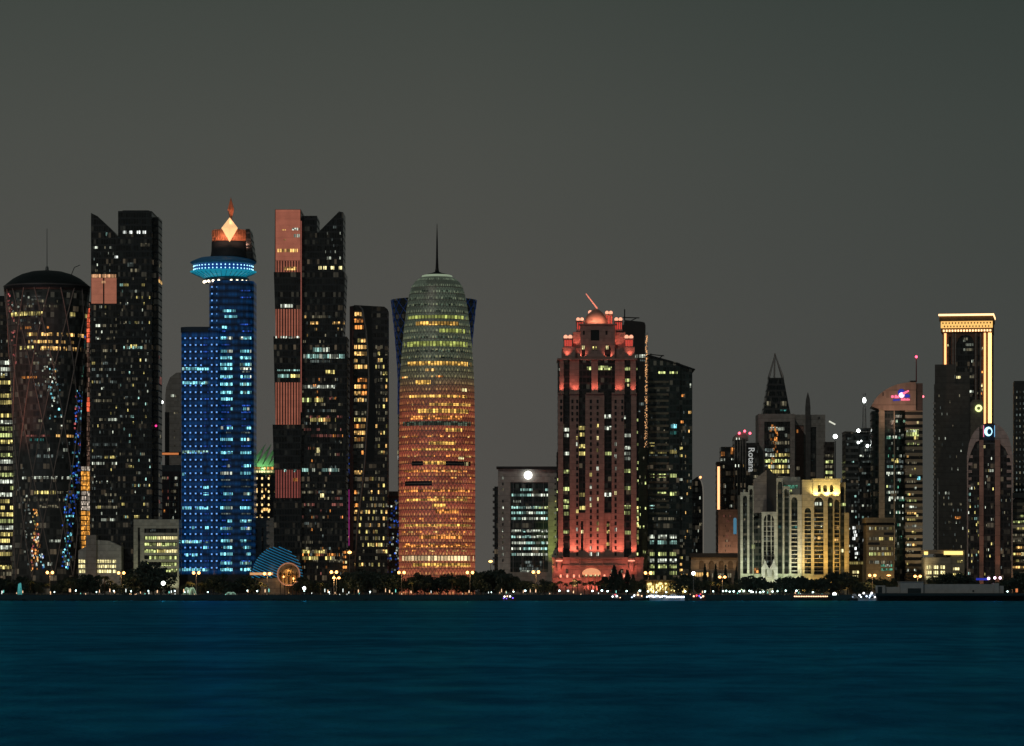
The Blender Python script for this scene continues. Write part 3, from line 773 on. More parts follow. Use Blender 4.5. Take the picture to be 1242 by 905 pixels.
b.poly(right, [(384, 330), (416, 330), (416, 257), (411, 256), (384, 283)], 2.5, 34)
for (t, bo, a, c, d) in rs[1:]:
    zt, zb = b.Z(t), b.Z(bo) + (0.02 if bo else 0)
    right.loft([[(b.X(a), 2.5, zb), (b.X(d), 2.5, zb), (b.X(d), 34, zb), (b.X(a), 34, zb)], [(b.X(a), 2, zt), (b.X(c), 2, zt), (b.X(c), 34, zt), (b.X(a), 34, zt)]])
b.part('right_block', right, BLACKG2)
def panel(t, bo, fins, label=None, mat=PAN):
    mb = MB(); mb.box(b.X(334.3), b.X(364.2), -.5, .1, b.Z(bo), b.Z(t)); p = b.part('lit_panel', mb, mat)
    if fins:
        mb = MB()
        for i in range(9):
            x = b.X(336.3 + i * 3.3); mb.box(x - .32, x + .32, -1.3, -.52, b.Z(bo), b.Z(t))
        mb.build('fins', DARKM, p)
panel(254.5, 316, False); panel(316.4, 330, True); panel(375, 410, True); panel(464, 515, True)
panel(570, 604, True, mat=panel_mat('dusky_pink_panel', (.6, .15, .12), .3))
mb = MB(); b.box(mb, 364.6, 365.9, 268, 500, -.3, .2); b.part('edge_strip', mb, panel_mat('pink_edge', (.8, .24, .18), .25))
f = b.flat(-.5); g = b.flat(.6); h = b.flat(3.9); q = b.flat(2)
b.row(304, 336, 362, 'orange', f, 4, 1, 4, ['warm']); b.row(291, 338, 350, 'warm', f, 1.5, .5, 3); b.row(279, 338, 350, 'warm', f, 1.2, .5, 3); b.row(286, 356, 364, 'white', f, 4, .8, 4); b.row(278, 354, 364, 'white', f, 3, .6, 4)
b.row(326, 344, 360, 'warm', b.flat(-1.4), 4, .9, 4); b.row(355, 336, 362, 'yel', g, 4.6, .9, 4); b.row(346, 340, 362, 'dimc', g, 4, .5, 3); b.row(371, 336, 364, 'white', g, 4, .6, 4); b.row(409, 334, 364, 'white', f, 2.5, .9, 3)
for y in (424, 432, 448, 456): b.row(y, 336, 364, 'cool', g, 4, .6, 4, ['white', 'yel'])
b.row(500, 346, 364, 'white', b.flat(-1.4), 3.4, .6, 4); b.row(571, 344, 364, 'cool', f, 3, .5, 4); b.row(582, 355, 361, 'orange', b.flat(-1.4), 4, 1, 4)
for p in (386, 392, 401, 411): b.win(p, p + 4, 322.5, 326.5, 'bright', b.flat(2.5))
b.rows(275, 320, 7.5, 394, 414, ['dimc', 'white'], b.flat(2.5), .3, .4, .2, 3)
b.rows(384, 420, 7.5, 367, 418, ['dimc', 'dim', 'warm'], q, .25, .5, .1, 4)
b.row(424, 367, 400, 'cool', q, 5, .9, 4, ['white']); b.row(432, 367, 418, 'cool', q, 5, .9, 4, ['white']); b.row(438, 376, 400, 'dimc', q, 3, .7, 4)
b.row(451, 394, 406, 'yel', q, 4.5, 1, 5); b.row(469, 368, 406, 'white', q, 4, .6, 4)
b.row(485, 366, 378, 'lime', q, 5, 1, 6); b.row(485, 381, 392, 'yel', q, 5, 1, 6); b.row(509, 366, 408, 'yel', q, 4.6, .85, 5, ['warm'])
b.row(546, 383, 388, 'bright', q, 6, 1, 5); b.row(570, 366, 412, 'cool', q, 4, .8, 4, ['white']); b.row(601, 388, 393, 'bright', q, 5, 1, 5)
b.row(669, 366, 394, 'yel', q, 4, .9, 5, ['dim']); b.row(677, 366, 412, 'dim', q, 4, .7, 4, ['yel'])
b.rows(460, 700, 7.6, 366, 416, ['dim', 'dim', 'rose', 'orange', 'dimc'], q, .5, .6, .12, 4)
b.flush()

# ------------------------------------------------------------------ dark blue tower, twisted tower, dark annex
b = B('slab_tower', 'narrow black slab with blue lights and a magenta strip between the salmon and twisted towers', 421, 2310)
mb = MB(); b.box(mb, 408, 428, 434, None, 0, 22); b.part('tower_body', mb, BLACKG)
f = b.flat(0)
R2 = random.Random(4)
for _ in range(60):
    x, y = R2.uniform(411, 424), R2.uniform(505, 585); b.win(x, x + 2.5, y, y + 1.8, R2.choice(['blue', 'blue', 'dimc']), f)
b.rows(620, 700, 8, 410, 426, ['dim', 'orange', 'warm'], f, .4, .6, .2, 4)
b.row(682, 414, 420, 'bright', f, 3, 1, 6)
b.flush()
mb = MB(); b.box(mb, 422.9, 423.8, 594, 662, -.5, 0); b.part('light_strip', mb, lamp_mat('magenta_strip', (.75, .05, .45), .35))
b = B('twisted_tower', 'tower with a curved seam, gold windows left of it and a dusky pink edge', 447, 2265)
TWB = curtain('twist_glass', (.012, .013, .013), (.028, .024, .022), bw=2.4, bandf=.4)
mb = MB(); b.poly(mb, [(425, None), (470, None), (470, 375), (466, 372), (430, 370), (425, 374)], 0, 26); b.part('tower_body', mb, TWB)
mb = MB(); b.poly(mb, [(424, None), (428.4, None), (428.4, 371), (424.2, 372)], -1.2, 10); b.part('edge_fin', mb, plain('dusky_fin', (.30, .12, .10)))
seam = [(436, 371), (440, 376), (444, 400), (446.5, 430), (447.5, 460), (446, 500), (442.5, 560), (438, 600), (433, 640), (430, 690)]
def seamx(y):
    for (a, ya), (c, yc) in zip(seam, seam[1:]):
        if ya <= y <= yc: return a + (c - a) * (y - ya) / (yc - ya)
    return seam[-1][0]
mb = MB()
for (a, ya), (c, yc) in zip(seam, seam[1:]): mb.tube((b.X(a), -.4, b.Z(ya)), (b.X(c), -.4, b.Z(yc)), .5)
b.part('seam', mb, plain('seam_metal', (.25, .22, .2), .4, .4))
mb = MB(); up = [(b.X(x + .6), b.Z(y)) for x, y in seam[:7]]
mb.outline([(b.X(453.5), b.Z(560)), (b.X(456), b.Z(500)), (b.X(452.6), b.Z(430)), (b.X(450), b.Z(372))] + up, -.35, -.01); b.part('dark_facet', mb, plain('facet_glass', (.012, .012, .012), .3))
f = b.flat(0)
for i in range(39):
    y = 381 + i * 8; sx = seamx(y)
    if i not in (3, 9, 14): b.row(y, 429.5, sx - 1.5, b.r.choice(['warm', 'warm', 'orange', 'yel', 'dim']) if y < 575 else 'yel' if y > 610 else 'dim', f, 4.6, .82 if y < 560 else .6, 4, ['warm', 'orange'])
    if y > 395:
        for p in range(455, 468, 3):
            if b.r.random() < (.15 if y < 420 else .55): b.win(p + .5, p + 2.6, y - 2.2, y + 2, b.r.choice(['yel', 'dim', 'warm', 'dim']), f)
    if y > 575:
        for p in range(int(sx) + 2, 454, 3):
            if b.r.random() < .45: b.win(p + .5, p + 2.6, y - 2.2, y + 2, b.r.choice(['yel', 'dim', 'warm']), f)
b.flush()
b = B('dark_annex', 'low black block with scattered blue lights at the foot of the rounded orange tower', 476, 2290, 'building')
mb = MB(); b.box(mb, 467, 486, 596, None, 0, 20); b.part('block', mb, BLACKG); f = b.flat(0)
for _ in range(60):
    x, y = b.r.uniform(472, 484), b.r.uniform(605, 695); b.win(x, x + 2, y, y + 2, b.r.choice(['blue', 'blue', 'dimc', 'blue', 'white']), f)
b.flush()
b = B('flared_tower', 'dark flared tower wrapped in thin blue diagonal lines behind the rounded orange tower', 525, 2420)
def fr(z):
    y = HOR - (z + GZ - CAMZ) / b.s
    return b.s * (44 + 8.5 * max(0, min(1, (460 - y) / 100)) ** 1.4)
zs = [b.Z(y) for y in (None, 600, 460, 430, 400, 380, 360)]
mb = MB(); mb.lathe([(fr(z), z) for z in zs], 0, 30, 40); b.part('tower_body', mb, BLACKG, smooth=True)
mb = MB(); zb_, zt_ = b.Z(500), b.Z(360)
for k_ in range(20):
    for sg in (1, -1):
        pts = []
        for i in range(17):
            z = zb_ + (zt_ - zb_) * i / 16; a = 2 * math.pi * k_ / 20 + sg * i / 16 * 2.6; r = fr(z) + .2; pts.append((r * math.cos(a), 30 + r * math.sin(a), z))
        for p_, q_ in zip(pts, pts[1:]): mb.tube(p_, q_, .2, n=4)
b.part('diagonal_lines', mb, lamp_mat('blue_line', (.015, .08, .36), .12, False))
b.win(479, 481, 545, 549, 'bright', b.round(525, fr, 30)); b.win(478.5, 481, 551, 556, 'purew', b.round(525, fr, 30)); b.flush()
# ------------------------------------------------------------------ rounded tower in a lit perforated screen
def screen_mat():
    """aluminium screen of small stars, lit from behind: amber red on the lower floors, olive above"""
    m, nt, p = newmat('lit_star_screen')
    u, v = uvsplit(nt)
    a, c = mth(nt, 'DIVIDE', u, 2.6), mth(nt, 'DIVIDE', v, 4.0)
    d1 = mth(nt, 'ABSOLUTE', mth(nt, 'SUBTRACT', mth(nt, 'FRACT', mth(nt, 'ADD', a, c)), .5))
    d2 = mth(nt, 'ABSOLUTE', mth(nt, 'SUBTRACT', mth(nt, 'FRACT', mth(nt, 'SUBTRACT', a, c)), .5))
    lat = mth(nt, 'LESS_THAN', mth(nt, 'MAXIMUM', d1, d2), .34)          # holes of the screen
    fv = mth(nt, 'FRACT', c)
    dotv = mth(nt, 'LESS_THAN', mth(nt, 'ABSOLUTE', mth(nt, 'SUBTRACT', fv, .30)), .16)
    dotu = mth(nt, 'LESS_THAN', mth(nt, 'FRACT', mth(nt, 'DIVIDE', u, 2.0)), .42)
    cb = nd(nt, 'ShaderNodeCombineXYZ'); nt.links.new(mth(nt, 'FLOOR', mth(nt, 'DIVIDE', u, 2.0)), cb.inputs[0]); nt.links.new(mth(nt, 'FLOOR', c), cb.inputs[1])
    w = nd(nt, 'ShaderNodeTexWhiteNoise', noise_dimensions='2D'); nt.links.new(cb.outputs[0], w.inputs['Vector'])
    dots = mth(nt, 'MULTIPLY', mth(nt, 'MULTIPLY', dotv, dotu), mth(nt, 'POWER', w.outputs[0], 1.3))
    cf = nd(nt, 'ShaderNodeCombineXYZ'); nt.links.new(mth(nt, 'FLOOR', c), cf.inputs[0]); nt.links.new(mth(nt, 'FLOOR', mth(nt, 'DIVIDE', u, 17)), cf.inputs[1])
    wf = nd(nt, 'ShaderNodeTexWhiteNoise', noise_dimensions='2D'); nt.links.new(cf.outputs[0], wf.inputs['Vector'])
    slab = mth(nt, 'GREATER_THAN', fv, .14)
    k = mth(nt, 'MULTIPLY_ADD', lat, .55, .45)
    k = mth(nt, 'MULTIPLY', k, mth(nt, 'MULTIPLY_ADD', wf.outputs[0], .55, .55))
    k = mth(nt, 'MULTIPLY', k, mth(nt, 'MULTIPLY_ADD', slab, .4, .6))
    rp = nd(nt, 'ShaderNodeValToRGB')
    ramp(rp, [(0, (.55, .135, .065)), (.25, (.36, .075, .043)), (.45, (.335, .066, .037)), (.58, (.28, .062, .032)), (.635, (.19, .065, .032)), (.68, (.105, .092, .052)), (.74, (.078, .094, .062)), (.88, (.064, .086, .060)), (1, (.06, .082, .058))])
    nt.links.new(mth(nt, 'DIVIDE', v, 196), rp.inputs[0])
    dr = nd(nt, 'ShaderNodeValToRGB')
    ramp(dr, [(0, (1.0, .55, .16)), (.6, (.95, .42, .10)), (.68, (.55, .50, .20)), (1, (.30, .38, .25))])
    nt.links.new(mth(nt, 'DIVIDE', v, 196), dr.inputs[0])
    s1 = nd(nt, 'ShaderNodeMixRGB', blend_type='MULTIPLY'); s1.inputs[0].default_value = 1; nt.links.new(rp.outputs[0], s1.inputs[1]); nt.links.new(k, s1.inputs[2])
    s2 = nd(nt, 'ShaderNodeMixRGB', blend_type='MULTIPLY'); s2.inputs[0].default_value = 1; nt.links.new(dr.outputs[0], s2.inputs[1]); nt.links.new(dots, s2.inputs[2])
    ad = nd(nt, 'ShaderNodeMixRGB', blend_type='ADD'); ad.inputs[0].default_value = .6; nt.links.new(s1.outputs[0], ad.inputs[1]); nt.links.new(s2.outputs[0], ad.inputs[2])
    p.inputs['Base Color'].default_value = (.16, .14, .12, 1); p.inputs['Roughness'].default_value = .45; p.inputs['Metallic'].default_value = .4
    nt.links.new(ad.outputs[0], p.inputs['Emission Color']); p.inputs['Emission Strength'].default_value = .85
    return m
b = B('rounded_tower', 'bullet shaped tower glowing orange red below and olive above, with a needle spire', 529, 2250)
prof = [(None, 46.7), (640, 46.8), (580, 46.8), (520, 46.5), (470, 45.8), (440, 44.5), (411, 42.2), (395, 40.6), (380, 38.8), (368, 37), (359, 35.6), (350, 33.3), (343, 30.8), (338, 27.5), (334, 23), (332, 19)]
P = [(r * b.s, b.Z(y)) for y, r in prof]
def br(z):
    for (r0, z0), (r1, z1) in zip(P, P[1:]):
        if z0 <= z <= z1: return r0 + (r1 - r0) * (z - z0) / (z1 - z0)
    return P[-1][0]
zz = sorted(set([z for _, z in P] + [i * 4.0 for i in range(1, 48)]))
zz = [z for z in zz if z <= P[-1][1]]
mb = MB(); mb.lathe([(br(z), z) for z in zz], 0, 27, 64); SCR = screen_mat(); b.part('screen', mb, SCR, smooth=True)
mb = MB()
for i in range(2, 48):
    z = i * 4.0
    if z < P[-1][1] - 1: r = br(z); mb.lathe([(r - .1, z - .12), (r + .2, z - .12), (r + .2, z + .12), (r - .1, z + .12)], 0, 27, 64, caps=False)
b.part('floor_rings', mb, plain('ring_aluminium', (.4, .34, .28), .5, .2))
k = b.s
mb = MB(); mb.lathe([(19 * k, b.Z(332)), (18.5 * k, b.Z(330)), (14 * k, b.Z(328.6))], 0, 27, 40); b.part('top_ring', mb, lamp_mat('pale_top_ring', (.45, .55, .38), .5), smooth=True)
mb = MB(); mb.lathe([(16 * k, b.Z(329)), (6 * k, b.Z(326.5)), (2.6 * k, b.Z(325)), (1.9 * k, b.Z(321)), (1.3 * k, b.Z(308)), (.9 * k, b.Z(285)), (.25 * k, b.Z(266))], 0, 27, 16); b.part('spire', mb, plain('spire_metal', (.02, .02, .022), .5, .5), smooth=True)
f = b.round(529, br, 27)
OLV = window_mat('olive_lit_floor', (.55, .62, .15), .95, pane=2, lo=.3); GLD = window_mat('gold_lit_floor', (1, .56, .12), 1.5, pane=1.8, lo=.12); DRK = plain('unlit_floor', (.02, .02, .025), .4)
CRM = window_mat('cream_lit_floor', (1, .72, .38), 1.35, pane=2, lo=.3); SGE = window_mat('sage_lit_floor', (.25, .35, .24), .3, pane=1.4, lo=.1)
def band(y, p0, p1, m, h=4.6): b.win(p0, p1, y - h / 2, y + h / 2, m, f)
band(383, 494, 566, OLV, 4); band(391, 504, 556, GLD, 4.6); band(400, 532, 569, OLV, 5); band(416, 489, 571, OLV, 6); band(440, 494, 571, GLD, 5)
band(448, 516, 528, 'warm', 3); band(463, 504, 522, GLD, 5); band(472, 560, 566, 'bright', 4); band(498, 506, 568, GLD, 5); band(506, 497, 560, 'orange', 4.4)
band(513, 483, 575, SGE, 5.4); band(521, 540, 560, GLD, 4); band(537, 520, 552, GLD, 4); band(561, 514, 540, GLD, 4); band(555, 556, 562, 'bright', 3)
b.win(499, 513, 558.8, 564.5, DRK, f); b.win(538, 575, 558.8, 564.5, DRK, f); b.win(486, 524, 583, 589, DRK, f); band(562, 563, 567, 'bright', 4)
band(595, 484, 573, 'orange', 3); band(606, 492, 566, GLD, 2.6); band(545, 500, 566, GLD, 2.6); band(480, 496, 566, GLD, 3); band(490, 520, 570, GLD, 3); band(571, 492, 560, 'orange', 3); band(637, 490, 568, GLD, 3); band(662, 488, 570, 'orange', 3); band(613, 524, 541, GLD, 4); band(620, 528, 556, 'orange', 5); band(651, 508, 560, 'orange', 5); band(677, 487, 574, CRM, 6); band(685, 500, 570, GLD, 4)
for y in (343, 351, 360, 368, 376, 408, 425, 433): b.row(y, 529 - 34, 529 + 34, SGE, f, 2.4, .55, 3)
for y in (456, 480, 490, 529, 545, 553, 571, 579, 603, 629, 637, 645, 660, 668): b.row(y, 486, 572, 'orange', f, 2, .45, 2.6, ['warm'])
b.flush()
# ------------------------------------------------------------------ office with the round white lamp
b = B('framed_office', 'pale framed office with a round white lamp above its glass front', 637, 2265, 'office building')
FRM = stone('frame_stone', (.40, .37, .33))
mb = MB(); arched_wall(mb, b, 604, 675, 569, None, 0, 1.2, [(619, 665, 585, 694, False)], 0); b.box(mb, 604, 675, 569, None, 1.3, 26); b.part('frame', mb, FRM)
mb = MB(); b.box(mb, 619, 665, 585, 694, .9, 1.28); b.part('glazing', mb, curtain('teal_glass', (.010, .022, .022), (.02, .03, .03), bw=2))
mb = MB()
for p in (622.5, 633, 634.4, 646.5, 659, 665): b.box(mb, p - .3, p + .3, 585, 694, .3, .9)
b.part('fins', mb, STEEL)
mb = MB(); mb.outline([(b.X(602), b.Z(567.5)), (b.X(616), b.Z(569)), (b.X(676), b.Z(570)), (b.X(676), b.Z(566)), (b.X(602), b.Z(566))], -3, 28); b.part('roof_slab', mb, plain('dark_roof_edge', (.03, .03, .03)))
mb = MB(); b.box(mb, 599.6, 604, 590, None, 3, 20)
b.part('side_wing', mb, BLACKG)
mb = MB()
for i in range(14): b.box(mb, 597.6, 599.6, 592 + i * 7.6, 594.5 + i * 7.6, 2, 18)
b.part('balconies', mb, GREYM)
mb = MB(); mb.ball((b.X(640.5), -1.6, b.Z(576.5)), 2.5, 20); b.part('round_lamp', mb, lamp_mat('round_lamp_glow', (.97, 1, .95), 3), smooth=True)
f = b.flat(.9)
b.row(594, 631, 665, 'cool', f, 2.8, .6, 5, ['white'])
for y in (600.5, 615.5, 622, 629, 644, 651, 658.5, 665.5, 672.5): b.row(y, 620, 665, 'white', f, 3.0, .95, 6, ['cool'])
b.row(608, 622, 632, 'white', f, 2.6, .9, 3); b.row(615.5, 648, 665, 'lime', f, 3, 1, 5); b.row(693, 607, 665, 'white', b.flat(0), 2, .5, 4)
for y in range(682, 692, 4): b.row(y, 630, 662, 'dimc', f, 3, .4, 3)
g = b.flat(0)
for y, m in ((580, 'white'), (587, DRK), (594, 'dim'), (608, DRK), (615.5, 'white'), (622, 'dim'), (629.5, 'white'), (636, DRK), (643.5, 'white'), (651, 'dim'), (658, 'dim'), (665, 'white'), (672.5, 'white'), (680, DRK)): b.win(609, 610.8, y - 1.6, y + 1.6, m, g)
for i in range(16): b.win(672.5, 674.4, 579 + i * 7.1, 581 + i * 7.1, b.r.choice(['white', DRK, DRK, 'yel']), g)
b.flush()
spot((at(652, 2240), 2236, GZ + .5), (at(671, 2265), 2265, GZ + 36), 60000, (.66, .85, .16), 34)
spot((at(608, 2262), 2252, GZ + .5), (at(611, 2265), 2266, 40), 2600, (.9, .8, .75), 60)

# ------------------------------------------------------------------ pink floodlit tower with cupolas and a dome
b = B('cupola_tower', 'salmon floodlit stone tower with glowing cupolas, a dome and a slanting rod on top', 724, 2250)
GL = curtain('pink_tower_glass', (.010, .010, .010), (.022, .016, .015), bw=2.2, bandf=.3)
mb = MB(); b.box(mb, 677, 772.5, 436, 676, 2.4, 38); b.box(mb, 772.6, 775, 440, None, 4, 36); b.box(mb, 675.4, 676.9, 548, None, 4, 30); b.part('glazing', mb, GL)
mb = MB()
def pier(p0, p1, t, bo, y0=0, slots=()):
    hs = []
    arched_wall(mb, b, p0, p1, t, bo, y0, 2.4 - y0, [(a, c, tt, bb, False) for a, c, tt, bb in slots])
# piers above the upper ledge, slimmer
for p0, p1 in ((678.7, 683.7), (690.9, 702.4), (746, 757.6), (764.8, 771.3)): pier(p0, p1, 436, 478, .9)
pier(717.4, 725.3, 436, 478, .9)
# piers below
pier(677, 683, 478, 676)
pier(691, 702, 478, 676)
pier(710, 733, 478, 676)
pier(742, 757, 478, 676)
pier(765.6, 772, 478, 676)
pier(702.1, 709.9, 622, 676, .8, [(704.6, 707.6, 632, 668)]); pier(733.1, 741.9, 622, 676, .8, [(735.8, 739.4, 632, 668)])
b.part('stone_piers', mb, PINKST)
DW = plain('dark_window', (.012, .012, .013), .25)
fr_ = b.flat(0)
mb = MB()
b.box(mb, 676.6, 684, 476.4, 478.2, -1.2, 2.2); b.box(mb, 690.4, 702.4, 476.4, 478.2, -1.2, 2.2); b.box(mb, 711, 732, 476.4, 478.2, -1.2, 2.2); b.box(mb, 742, 757.8, 476.4, 478.2, -1.2, 2.2); b.box(mb, 764.8, 772.4, 476.4, 478.2, -1.2, 2.2)
b.box(mb, 676, 773, 434.4, 436.4, -.4, 38)
b.part('ledges', mb, PINKST)
# stepped crown
mb = MB()
b.box(mb, 682, 766, 422, 434.4, 3, 36); b.box(mb, 695, 759, 402, 422, 5, 34)
arched_wall(mb, b, 704, 746, 417, 434, 1, 1.2, [(705.5, 710, 419, 432, True), (718.6, 720.6, 419.5, 425, False), (722.4, 724.6, 419.5, 425, False), (733.5, 741, 419, 432, True)])
arched_wall(mb, b, 704, 746, 394, 416.95, 1, 1.2, [(707, 709.4, 401, 406, False), (716.5, 727, 400, 413, False), (734.5, 737, 401, 406, False)])
b.box(mb, 704, 746, 394, 422, 2.3, 30); b.box(mb, 702, 748, 392.6, 394.2, .2, 31)
b.box(mb, 682.5, 698, 421, 434.4, .2, 8); b.box(mb, 756.5, 770, 421, 434.4, .2, 8)
b.part('crown', mb, PINKST)
mb = MB(); b.box(mb, 706, 744, 400, 432, 1.9, 2.25); b.part('crown_glazing', mb, DW)
PCUP = lamp_mat('rose_cupola_glow', (1, .10, .07), .9); PTOP = lamp_mat('pale_rose_glow', (1, .42, .26), 1.3)
def cupola(p0, p1, t, bo, y):
    """open lantern: base, columns, glowing domes"""
    mb = MB(); b.box(mb, p0, p1, bo - 2, bo, y, y + 6); b.box(mb, p0 - .4, p1 + .4, t + 5.4, t + 7, y - .3, y + 6.3)
    n = 5
    for i in range(n):
        p = p0 + .8 + (p1 - p0 - 1.6) * i / (n - 1)
        for yy in (y + .5, y + 5.5): mb.tube((b.X(p), yy, b.Z(bo - 2)), (b.X(p), yy, b.Z(t + 7)), .32, n=6)
    o = b.part('cupola', mb, PINKST)
    mb = MB(); b.box(mb, p0 + 1.2, p1 - 1.2, t + 7.2, bo - 2, y + 1.6, y + 4.4); mb.build('lantern_light', PCUP, o)
    mb = MB()
    w = (p1 - p0) / 2
    for i in range(2): mb.ball((b.X(p0 + w * (i + .5)), y + 3, b.Z(t + 3.4)), w * .5 * b.s, 10, 0, 1.0)
    mb.build('domes', PTOP, o, True)
cupola(683.5, 694.5, 405, 422, .4); cupola(757.5, 768.5, 405, 422, .4); cupola(699, 708.5, 383, 401, 4); cupola(745.5, 755.5, 383, 401, 4); cupola(734.5, 744, 374, 394, 10)
mb = MB(); mb.ball((b.X(716.5), 14, b.Z(377)), 1.4, 10); b.part('roof_lamp', mb, PTOP)
k = b.s
mb = MB(); mb.lathe([(14 * k, b.Z(394)), (14 * k, b.Z(389)), (13.6 * k, b.Z(386)), (12 * k, b.Z(382.5)), (9 * k, b.Z(378.5)), (5 * k, b.Z(375)), (1.5 * k, b.Z(373))], b.X(723.5), 12, 32); b.part('dome', mb, plain('dome_plaster', (.42, .25, .20)), smooth=True)
mb = MB(); mb.tube((b.X(725), 12, b.Z(372.5)), (b.X(711), 8, b.Z(355)), .5, .3); b.part('slanting_rod', mb, lamp_mat('rod_glow', (1, .30, .20), .8, False))
def glow(px, py, y, tx, ty, tyy, w, size=75, col=(1, .25, .18)): spot((at(px, 2250), 2250 + y, GZ + b.Z(py)), (at(tx, 2250), 2250 + tyy, GZ + b.Z(ty)), w * 8, col, size)
for px in (680.5, 686, 696, 699, 748, 753, 767.5): glow(px, 476, -1.0, px, 450, 1.2, 260, 100)
for px in (719, 724): glow(px, 476, -1.0, px, 455, 1.2, 300, 90)
for px in (704, 709, 735, 741): glow(px, 433, .2, px, 415, 1.2, 160, 100)
for px in (688, 764): glow(px, 433, -1.8, px, 410, 2, 300, 90)
for px in (714, 723, 733): glow(px, 391.4, .9, px, 383, 6, 330, 120, (1, .42, .26))
for px in (700, 750): glow(px, 421, 1.0, px, 395, 6, 300, 100)
for px in (680, 694, 699, 713, 721, 729, 745, 753, 768.5): glow(px, 674.6, -3.2, px, 640, .5, 850, 90, (1, .26, .18))
for px in (682, 703, 722, 744, 766): glow(px, 700, -26, px, 600, 0, 520, 60, (1, .30, .22))
# windows of the pink tower
f2 = b.flat(2.4); f0 = b.flat(0)
def cell(x0, x1, ys, m='lime', h=4, fn=f2):
    for y in ys: b.win(x0, x1, y - h / 2, y + h / 2, m, fn)
cell(712, 717, [446.5], 'lime'); cell(726, 732, [446], 'lime', 5); cell(733, 737.5, [446], 'lime', 5); cell(738, 742, [446.5], 'lime'); cell(758.3, 764.4, [447, 461], 'lime'); cell(770.5, 773, [447, 461], 'lime', 3, b.flat(4)); cell(761, 763.5, [467], 'bright', 3)
cell(702.4, 709.6, [519, 527, 541, 550, 600, 616], 'yel', 4.6); cell(733.4, 741.6, [505, 519, 600], 'white', 4.6); cell(733.4, 741.6, [550], 'lime'); cell(684.2, 690.2, [521, 528, 550], 'white', 4); cell(683.6, 690.4, [572, 593, 608, 615, 623, 645], 'lime', 4.4)
cell(757.8, 764.8, [528, 543, 550, 556], 'white', 4); cell(752.6, 759.5, [506], 'white', 4); cell(757.6, 765, [571, 592, 615, 622, 646], 'lime', 4.4); cell(704.8, 707.4, [645], 'bright', 4, b.flat(1.9)); cell(736, 739.2, [637, 645, 660], 'yel', 4, b.flat(1.9))
for i in range(26):
    y = 487 + i * 7.4
    for (xa, m0) in ((715.4, .3), (723.6, .3), (745.4, .22), (698.8, .2), (679.4, .05), (693, .05), (753.5, .05)):
        if xa in (679.4, 693, 753.5) and i > 3: continue
        lit = b.r.random() < m0 and i > 3
        b.win(xa, xa + 2.5, y - 2.2, y + 2.2, b.r.choice(['yel', 'bright', 'white']) if lit else DW, f0)
    if y > 500 and b.r.random() < .3: b.win(772.7, 774.6, y - 1.6, y + 1.6, 'lime', b.flat(4))
for y in (615.5, 623, 630, 637.5, 645, 652.5, 659): b.win(772.7, 775, y - 1.8, y + 1.8, 'yel', b.flat(4))
for i in range(14): b.win(675.5, 676.8, 580 + i * 7.3, 583 + i * 7.3, b.r.choice(['lime', DW, DW]), b.flat(4))
cell(706, 709, [421.5], 'bright', 4.4, b.flat(1.0)); cell(735, 738, [421.5], 'bright', 4.4, b.flat(1.0)); cell(719, 720.4, [422], 'yel', 4, b.flat(1.9)); cell(722.6, 724.4, [422], 'yel', 4, b.flat(1.9)); cell(677.6, 679, [448], 'white', 3, b.flat(2.4))
b.flush()
# podium of the pink tower
mb = MB()
arched_wall(mb, b, 670, 780, 678, None, -3, 1.2, [(686, 689, 690, 695, False), (706, 728, 689, 700, True), (741, 745, 690, 695, False), (752, 756, 690, 695, False), (694, 700, 702, 712, True), (733, 739, 702, 712, True)])
b.box(mb, 670, 780, 678, None, 1, 40); b.box(mb, 669, 781, 676, 678.2, -4, 40)
for p in (670, 674.5, 762, 768): pass
b.box(mb, 669.4, 780.6, 685.6, 687, -3.8, -3.02); b.box(mb, 669.4, 780.6, 700.6, 701.6, -3.6, -3.02)
for p in (676, 690.5, 703.5, 731, 747, 760, 772): b.box(mb, p - .7, p + .7, 678.4, 700.4, -3.7, -3.02)
b.part('podium', mb, PINKST)
mb = MB(); b.box(mb, 672, 778, 684, None, -1.7, .9); b.part('podium_glazing', mb, DW)
for p in (678, 765.5):
    mb = MB(); mb.lathe([(3 * k, b.Z(692)), (3 * k, b.Z(681)), (4.4 * k, b.Z(679)), (4.6 * k, b.Z(677)), (3 * k, b.Z(674.5)), (1 * k, b.Z(673))], b.X(p), -6, 12); t_ = b.part('turret', mb, PINKST)
    mb = MB(); mb.lathe([(4.0 * k, b.Z(681)), (4.0 * k, b.Z(679.2))], b.X(p), -6, 12); mb.build('turret_light', PTOP, t_)
    glow(p, 702, -14, p, 684, -6, 900, 80)
for p in (680, 688, 696, 703, 733, 741, 749, 757):
    mb = MB(); mb.box(b.X(p) - .5, b.X(p) + .5, -3.4, -3.02, b.Z(700.5), b.Z(697)); b.part('wall_lamp', mb, PTOP)
mb = MB(); mb.lathe([(11 * k, 0), (11 * k, 1.4), (9 * k, 2.6), (5.5 * k, 3.5), (1 * k, 3.9)], b.X(717), -10, 24, 0, .5); ca = b.part('entrance_canopy', mb, lamp_mat('peach_canopy', (1, .42, .20), .8), smooth=True); ca.location.z = b.Z(697)  # peach glow at the entrance put into the canopy as emission
mb = MB()
for p in (708.5, 713, 719, 723.5): mb.tube((b.X(p), -10, 0), (b.X(p), -10, b.Z(697)), .5)
b.part('entrance_columns', mb, PINKST)
b.win(707, 727, 690.5, 693, 'warm', b.flat(-1.7)); b.win(707.5, 726.5, 693.6, 699, 'bright', b.flat(-1.7))  # lit panes added so the entrance arch glows
for p in (687, 742, 754): b.win(p - 1, p + 1.4, 691, 694.6, 'dim', b.flat(-1.7))
for p0, p1 in ((694.4, 699.6), (733.5, 738.6)): b.win(p0, p1, 703.5, 711.5, 'warm', b.flat(-1.7))
